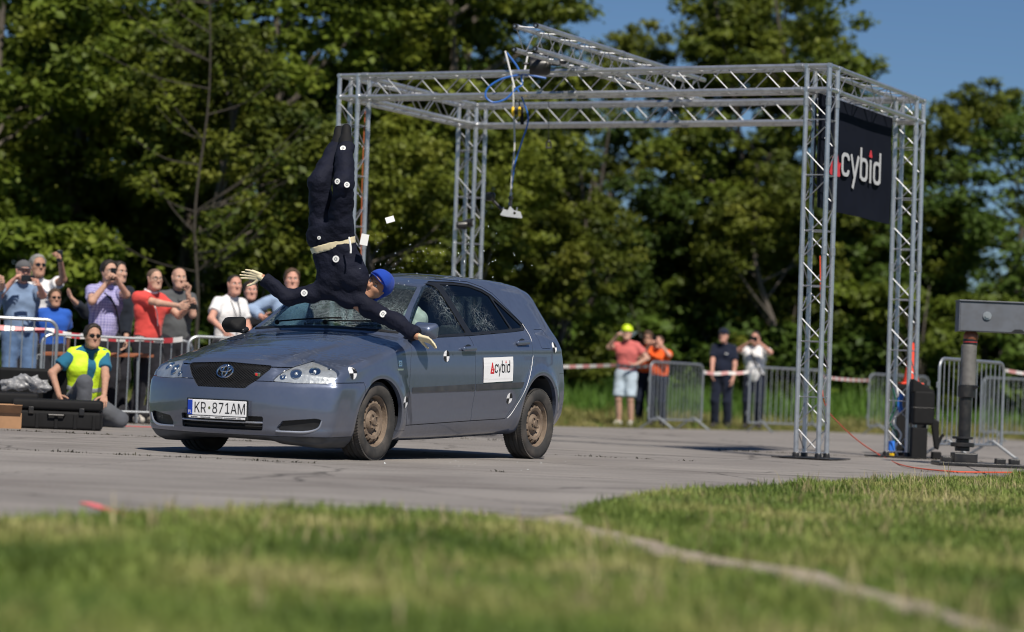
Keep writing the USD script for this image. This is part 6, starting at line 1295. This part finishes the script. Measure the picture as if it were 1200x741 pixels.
# cases
def hard_case(label, P, rot, w, d, h, lid_open=False):
    t = thing('equipment_case', label, 'case', loc=P, rotz=rot); hb_ = h * .62
    obj('case_body', rbox(0, 0, hb_ / 2, w, d, hb_, .03), BLACKP, t)
    for x in np.linspace(-w * .42, w * .42, 5): obj('rib', rbox(x, -d / 2 - .004, hb_ * .45, .035, .02, hb_ * .8, .006), BLACKP, t)
    if lid_open: obj('lid', moved(rbox(0, 0, h * .19, w, d, h * .26, .03), np.array([[1, 0, 0], [0, math.cos(1.75), -math.sin(1.75)], [0, math.sin(1.75), math.cos(1.75)]]), (0, d / 2 + h * .18, hb_ + d * .5)), BLACKP, t); obj('foam', rbox(0, 0, hb_ + .005, w * .9, d * .9, .04, .01), GREY_T, t)
    else: obj('lid', rbox(0, 0, hb_ + .006 + h * .18, w, d, h * .36, .03), BLACKP, t)
    for x in (-w * .28, w * .28): obj('latch', rbox(x, -d / 2 - .012, hb_, .05, .018, .07, .006), BLACKM, t)
    obj('handle', tube([(-.08, -d / 2, hb_ * .8), (-.07, -d / 2 - .035, hb_ * .78), (.07, -d / 2 - .035, hb_ * .78), (.08, -d / 2, hb_ * .8)], .010, 6), BLACKM, t); return t
pc = gnd(62, 503.5); hard_case('closed black ribbed equipment case on the ground in front of the kneeling man', pc + [0, .22, 0], .12, .86, .44, .29)
pc2 = gnd(22, 499); case2 = hard_case('open black equipment case standing behind the closed one', pc2 + [0, .75, 0], .05, .80, .42, .28, True)
pc3 = gnd(-28, 501.5); hard_case('black equipment case cut off by the left photo edge', pc3 + [0, .9, 0], .2, .8, .45, .34)
CARD = pm('cardboard', (.34, .19, .10), .85, 0, .15, 8.0)
pb = gnd(-1, 502); bx = thing('cardboard_box', 'open brown cardboard box on the ground at the left photo edge', 'box', loc=pb + [0, .1, 0], rotz=.3, )
for a, b, c, d, e, f in ((0, -.13, .075, .34, .006, .15), (0, .13, .075, .34, .006, .15), (-.17, 0, .075, .006, .26, .15), (.17, 0, .075, .006, .26, .15), (0, 0, .004, .34, .26, .006)): obj('side_panel', box(a, b, c, d, e, f), CARD, bx)
for q in (-1, 1): obj('flap', moved(box(0, .06 * q, 0, .33, .12, .006), np.array([[1, 0, 0], [0, math.cos(.7 * q), -math.sin(.7 * q)], [0, math.sin(.7 * q), math.cos(.7 * q)]]), (0, .13 * q, .15)), CARD, bx)
pbag = at(30, 452, pc2[1] + .42); F = Field(pbag - [.32, .2, .15], pbag + [.32, .2, .18], .012); 
for a, b, r in (((-.20, 0, .0), (.18, 0, .02), .06), ((-.05, .02, .06), (.10, 0, .07), .055), ((.1, 0, .0), (.22, 0, -.02), .05)): F.bone(pbag + a, pbag + b, r, r * .8, .05)
obj('plastic_bag', F.mesh(.05, 16, 9), pm('white_plastic', (.24, .24, .25), .4, 0, .08, 12.0), smooth=True, label='crumpled white plastic bag lying on the open black case', cat='bag')
cr = np.random.default_rng(12)
for k, (x, y) in enumerate(((14, 492), (24, 494), (20, 486))):
    c = gnd(x + 4, 500) + [0, .12, .05 + .03 * k]; pts = curve([c + cr.normal(0, .07, 3) * [1, .6, .5] for _ in range(9)], 60); obj('cable_tangle', tube(pts, .008, 5), (WHITEP, BLACKP, pm('orange_cable', (.75, .16, .03), .5))[k], label=('white', 'black', 'orange')[k] + ' cable tangled beside the cardboard box', cat='cable')
pr_ = gnd(153, 496); F = Field(pr_ - [.3, .3, .05], pr_ + [.3, .3, .5], .013); F.bone(pr_ + [-.06, .1, .10], pr_ + [.10, .1, .12], .11, .10, .05); F.bone(pr_ + [0, .1, .16], pr_ + [.02, .1, .24], .09, .06, .05)
obj('backpack', F.mesh(.02, 9, 4), BLACK_T, smooth=True, label='black backpack on the ground by the shoes of the red polo shirt man', cat='bag')

# ================================================================== rigging that hangs from the gantry
hx = (lambda px, py: at(px, py, EYE[1] + gw((CT_X, .25, 3))[1]))
pts = curve([hx(601, 100), hx(602, 130), hx(603, 170), hx(600, 205), hx(598.5, 232)], 30)
rp_ = thing('release_hook', 'grey release hook hanging on a rope from the truss above the car', 'hook')
obj('rope', tube(pts, .011, 6), pm('pale_rope', (.50, .50, .47), .9, 0, .3, 60.0), rp_)
for k in range(9):
    c = pts[-1] + (pts[14] - pts[-1]) * (k / 14); a = np.linspace(0, 2 * np.pi, 10, endpoint=False); obj('chain_link', tube([c + (RIGHT if k % 2 else FW) * .012 * math.cos(x) + UPV * .022 * math.sin(x) for x in a], .0045, 5, closed=True), STEEL, rp_)
hc = hx(598, 250)
hk_poly = sg.Polygon([(-.11, -.02), (-.07, .045), (-.03, .03), (0, .075), (.04, .03), (.11, .015), (.13, -.055), (.03, -.045), (-.05, -.035)]).difference(sg.Point(.045, 0).buffer(.014))
RR = np.stack([RIGHT, UPV, -FW], 1); obj('hook_body', moved(tri(poly_prism(hk_poly.buffer(-.006).buffer(.006), -.03, .03, 'xy')), RR, hc), pm('pale_metal', (.60, .60, .60), .4, .4, .1, 20.0), rp_)
obj('swivel', cat([rod(hx(598.5, 230), hx(598, 244), .018, 8), moved(lathe([(0, -.02), (.026, -.012), (.026, .012), (0, .02)], 12), t=hx(598.5, 232))]), BLACKM, rp_)
for x in (590, 606): obj('bolt', rod(hx(x, 243), hx(x - 1, 252), .007, 6), STEEL, rp_)
ct = thing('impact_camera', 'black round camera on a short arm beside the hanging hook', 'camera'); obj('arm', rod(hx(577, 234), hx(590, 248), .016, 8), BLACKM, ct); obj('camera_head', moved(lathe([(0, -.04), (.045, -.04), (.055, -.01), (.055, .03), (.04, .05), (0, .05)], 18), np.stack([UPV, unit(np.cross(RIGHT + UPV * .6, UPV)), unit(RIGHT * .8 + UPV * .6)], 1) if False else np.eye(3), hx(574.5, 231)), BLACKM, ct)
hose = [hx(x, y) for x, y in ((640, 92), (615, 88), (590, 92), (573, 102), (569, 113), (578, 120), (593, 116), (605, 104), (612, 98), (607, 80), (594, 62))]
BLUEH = pm('blue_hose', (.03, .14, .50), .35, 0, .05, 6.0)
obj('hose', tube(curve(hose, 70), .011, 6), BLUEH, label='blue air hose looped over the front truss beam', cat='hose')
obj('hose', tube(curve([hx(x, y) for x, y in ((606, 104), (613, 118), (619, 140), (612, 165), (604, 190), (600, 215), (597, 240))], 40), .009, 6), BLUEH, label='blue air hose running down beside the hanging rope', cat='hose')
for a, b in (((592, 60), (603, 103)), ((619, 62), (611, 101))): obj('sling', rod(hx(*a), hx(*b), .010, 6), WHITEP, label=('left' if a[0] < 600 else 'right') + ' white sling from the overhanging truss down to the beam', cat='sling')
hoist = thing('pulley_block', 'yellow and black pulley block hanging at the front truss beam', 'pulley'); YEL = pm('yellow_plastic', (.75, .48, .02), .4)
for dx in (-.035, .035): obj('cheek', moved(lathe([(0, -.014), (.05, -.014), (.055, 0), (.05, .014), (0, .014)], 18, 'x'), np.stack([RIGHT, -FW * -1, UPV], 1), hx(605, 131) + RIGHT * dx), YEL, hoist)
obj('sheave', moved(lathe([(0, -.016), (.04, -.016), (.032, 0), (.04, .016), (0, .016)], 18, 'x'), np.stack([RIGHT, FW, UPV], 1), hx(605, 131)), BLACKM, hoist); obj('shackle', tube(curve([hx(602, 127), hx(604, 119), hx(608, 119), hx(609, 127)], 10), .009, 6), BLACKM, hoist); obj('webbing', rod(hx(611, 126), hx(612, 146), .022, 6), BLACKP, hoist)
ml = thing('motor', 'black round motor drum clamped under the overhanging truss', 'motor'); mc = at(634, 78, EYE[1] + gw((CT_X, -.3, 3))[1]); obj('drum', moved(lathe([(0, -.12), (.085, -.12), (.095, -.10), (.095, .06), (.07, .10), (0, .10)], 22, 'x'), np.eye(3), mc), BLACKM, ml); obj('clamp', cat([rbox(*(mc + [.03, 0, .09]), .05, .06, .09, .008), rbox(*(mc + [.22, 0, .06]), .09, .06, .05, .008), rod(mc + [-.18, 0, .02], mc + [.2, 0, .03], .015)]), BLACKM, ml)
sh2 = thing('shackle', 'small black shackle hanging on a thin wire from the rear truss beam', 'shackle'); q0_ = (lambda px, py: at(px, py, gw((CT_X, G_W - .3, 3))[1])); obj('wire', rod(q0_(643, 108), q0_(643, 168), .004, 5), BLACKM, sh2); obj('bow', tube(curve([q0_(640.5, 174), q0_(640.5, 168), q0_(643, 165.5), q0_(645.5, 168), q0_(645.5, 174)], 12), .010, 6), BLACKM, sh2); obj('pin', rod(q0_(639.5, 173.5), q0_(646.5, 173.5), .011, 6), BLACKM, sh2)
sp_ = thing('spotlight', 'black twin spotlight clamped to the rear left truss tower', 'lamp'); sc_ = gw((G_L - .02, G_W - .16, 0)); sd_ = sc_[1]
for px, py, tilt in ((541, 264, .3), (551, 261, -.5)): obj('lamp_head', moved(lathe([(0, -.06), (.035, -.06), (.05, .0), (.055, .05), (.045, .055), (0, .03)], 16, 'x'), rotz3(tilt), at(px, py, sd_)), BLACKM, sp_)
obj('bracket', rod(at(538, 262, sd_ + .05), at(553, 266, sd_ + .05), .015), BLACKM, sp_)
# orange-red cables
def cable(label, pts, r, mat, n=60): return obj('cable', tube(curve(pts, n), r, 6), mat, label=label, cat='cable')
REDC = pm('red_orange_cable', (.72, .10, .04), .45, 0, .08, 6.0)
twp = lambda px, py, tx, ty: at(px, py, gw((tx, ty, 2))[1])
cable('orange red cable sagging from the front right tower and running along the ground', [twp(961, 300, 0, 0), twp(963, 420, 0, 0), twp(966, 472, 0, 0), twp(985, 498, 0, 1.), twp(1010, 520, 0, 2.), twp(1036, 536, 0, 2.6), gnd(1060, 546, .012), gnd(1100, 551.5, .012), gnd(1140, 553.5, .012), gnd(1215, 554, .012)], .0065, REDC)
cable('orange cable running up inside the front left truss tower', [twp(423, 300, G_L, 0), twp(424, 230, G_L, 0), twp(426, 170, G_L, 0), twp(428, 130, G_L, 0)], .007, pm('dull_orange_cable', (.35, .09, .03), .6), 20)
for px0, lab, mt in ((1046, 'green cable bundle inside the foot of the rear right tower', pm('green_cable', (.02, .10, .06), .5)), (1051, 'pale cable loop inside the foot of the rear right tower', WHITEP)):
    cable(lab, [twp(px0, 455, 0, G_W), twp(px0 + 4, 475, 0, G_W), twp(px0 - 3, 495, 0, G_W), twp(px0 + 5, 510, 0, G_W), twp(px0 - 2, 525, 0, G_W), twp(px0 + 2, 537, 0, G_W)], .012, mt, 40)
obj('strap', tube(curve([twp(1057, 462, 0, G_W), twp(1054, 473, 0, G_W), twp(1056, 483, 0, G_W)], 10), [.035] * 4 + [.03] * 6 if False else .032, 7), BLUEP_ if False else BLUEH, label='blue strap bundle in the rear right truss tower', cat='strap'); obj('ratchet_strap', tube([twp(1045, 517, 0, G_W), twp(1045, 530, 0, G_W)], .038, 7), pm('bright_blue', (.04, .20, .75), .5), label='bright blue strap above the base plate of the rear right tower', cat='strap'); obj('tape_band', tube([twp(1045, 531, 0, G_W), twp(1045, 537, 0, G_W)], .036, 7), YEL, label='yellow band at the foot of the rear right tower', cat='tape')
# ================================================================== black stand, padded column and cone beside the rear right tower
pcol = foot(1081, 28.0); zc = lambda py: float(at(1081, py, 28.0)[2])
col = thing('padded_column', 'black padded box on a narrower black column beside the rear right tower', 'stand', loc=pcol)
obj('column', rbox(-.03, 0, zc(505) / 2 + .0, .17, .17, zc(498), .012), BLACKP, col); obj('padded_box', rbox(.0, .0, (zc(498) + zc(458)) / 2, .235, .24, zc(458) - zc(498), .03), BLACKP, col); obj('seam', rbox(.0, .0, (zc(498) + zc(458)) / 2, .239, .244, .008, .003), BLACKM, col)
obj('top_wedge', tri(m3.Manifold.batch_hull([m3.Manifold.sphere(.012, 8).translate([x, y, z]) for x, y, z in ((-.12, -.1, zc(459)), (-.12, .1, zc(459)), (.10, -.1, zc(459)), (.1, .1, zc(459)), (-.12, -.1, zc(446)), (-.12, .1, zc(446)))])), BLACKP, col)
ped = thing('foot_pedal', 'black leg with a foot lever leaning beside the padded column', 'lever', loc=foot(1097, 28.1)); zp = lambda py: float(at(1097, py, 28.1)[2])
obj('leg', tri(m3.Manifold.batch_hull([m3.Manifold.sphere(.02, 8).translate(q) for q in ([-.04, 0, zp(492)], [.02, 0, zp(495)], [.03, 0, zp(525)], [.01, 0, zp(524)])])), BLACKP, ped); obj('lever', tube([(.03, 0, zp(522)), (.07, 0, zp(512)), (.095, 0, zp(509))], .018, 7), BLACKP, ped); obj('block', rbox(.02, 0, zp(536), .10, .12, .12, .012), BLACKP, ped)
CONE = pm('cone_orange_red', (.80, .06, .02), .45, 0, .06, 6.0); pcn = foot(1066.5, 29.6); zk = lambda py: float(at(1066.5, py, 29.6)[2])
cn = thing('traffic_cone', 'orange red traffic cone standing on a black box behind the rear right tower', 'cone', loc=(pcn[0], pcn[1], zk(451)))
hc_ = zk(402) - zk(451); obj('cone_body', lathe([(.095, .02), (.02, hc_), (.012, hc_ + .005), (0, hc_ + .005)], 24), CONE, cn); obj('cone_base', rbox(0, 0, .012, .26, .26, .024, .006), CONE, cn); obj('white_sleeve', lathe([(.0735, hc_ * .30), (.0510, hc_ * .58)], 24), WHITEP, cn)
obx = thing('storage_box', 'black box under the traffic cone behind the rear right tower', 'box', loc=pcn); obj('box_body', rbox(0, 0, zk(451) * .46, .36, .30, zk(451) * .92, .02), BLACKP, obx); obj('box_lid', rbox(0, 0, zk(451) * .96, .38, .32, zk(451) * .078, .012), BLACKP, obx)
# the jack post with the grey beam
dp = 25.6; pp_ = foot(1129.5, dp); zj = lambda py: float(at(1133, py, dp)[2]); up_m = pm('grey_painted_steel', (.125, .135, .16), .5, .1, .12, 5.0, dirt=((.07, .065, .06), .5, 7.0))
jp = thing('jack_post', 'black and grey jack post on a black base plate, carrying the grey beam', 'post', loc=pp_)
def cyl(r, z0, z1, x=0.0, n=20, bev=.006): return moved(lathe([(0, 0), (r - bev, 0), (r, bev), (r, z1 - z0 - bev), (r - bev, z1 - z0), (0, z1 - z0)], n), t=(x, 0, z0))
obj('base_plate', rbox(.16, .0, .018, .86, .5, .036, .006), BLACKM, jp); obj('base_block', rbox(.02, 0, .08, .24, .22, .10, .012), BLACKM, jp)
for x in (-.18, .36, .50): obj('base_clamp', rbox(x, -.12, .06, .10, .10, .06, .008), BLACKM, jp)
obj('collar', cat([cyl(.075, zj(529), zj(524)), cyl(.12, zj(524), zj(519)), cyl(.065, zj(519), zj(515)), cyl(.105, zj(515), zj(512))]), BLACKM, jp); obj('rod', cyl(.062, zj(513), zj(462), .015), BLACKM, jp)
obj('clamp_ring', cyl(.085, zj(466), zj(452), .02), BLACKM, jp); obj('clamp_lever', rod((.08, -.05, zj(456)), (.12, -.07, zj(452)), .014), BLACKM, jp)
obj('sleeve', cyl(.078, zj(452), zj(404), .03), pm('worn_grey_tube', (.20, .19, .18), .5, .3, .2, 7.0, dirt=((.05, .04, .035), .7, 8.0)), jp); obj('head_joint', cyl(.072, zj(405), zj(397), .04), BLACKM, jp); obj('red_ring', cyl(.074, zj(402), zj(400), .04), pm('dull_red', (.42, .03, .03), .5), jp)
obj('copper_joint', cat([moved(trimesh.creation.icosphere(3, .075), t=(.045, 0, zj(395))), cyl(.055, zj(400), zj(388), .045)]), pm('copper_brown', (.26, .10, .06), .45, .5, .3, 12.0), jp)
bmz0, bmz1 = zj(388.5), zj(353.5); b0_ = at(1125, 371, dp - .12); 
bm = thing('steel_beam', 'grey painted steel beam with a bolt head, entering from the right photo edge', 'beam', loc=(b0_[0], b0_[1], 0), rotz=-.02)
obj('beam_body', rbox(.95, .12, (bmz0 + bmz1) / 2, 1.9, .24, bmz1 - bmz0, .010), up_m, bm); obj('top_plate', rbox(.95, .12, bmz1 + .004, 1.93, .27, .014, .004), up_m, bm); obj('end_plate', rbox(-.004, .12, (bmz0 + bmz1) / 2, .010, .25, bmz1 - bmz0 + .01, .003), up_m, bm)
obj('bolt', moved(cat([trimesh.creation.cylinder(.042, .014, sections=20), trimesh.creation.cylinder(.026, .04, sections=6)]), np.array([[1, 0, 0], [0, 0, 1], [0, -1, 0.]]), (.27, -.008, (bmz0 + bmz1) / 2 + .01)), STEEL, bm)
obj('gusset', tri(poly_prism([(.50, bmz0 - .002), (.66, bmz0 - .002), (.62, bmz0 + .035), (.55, bmz0 + .035)], -.006, .004, 'xz')), BLACKM, bm)
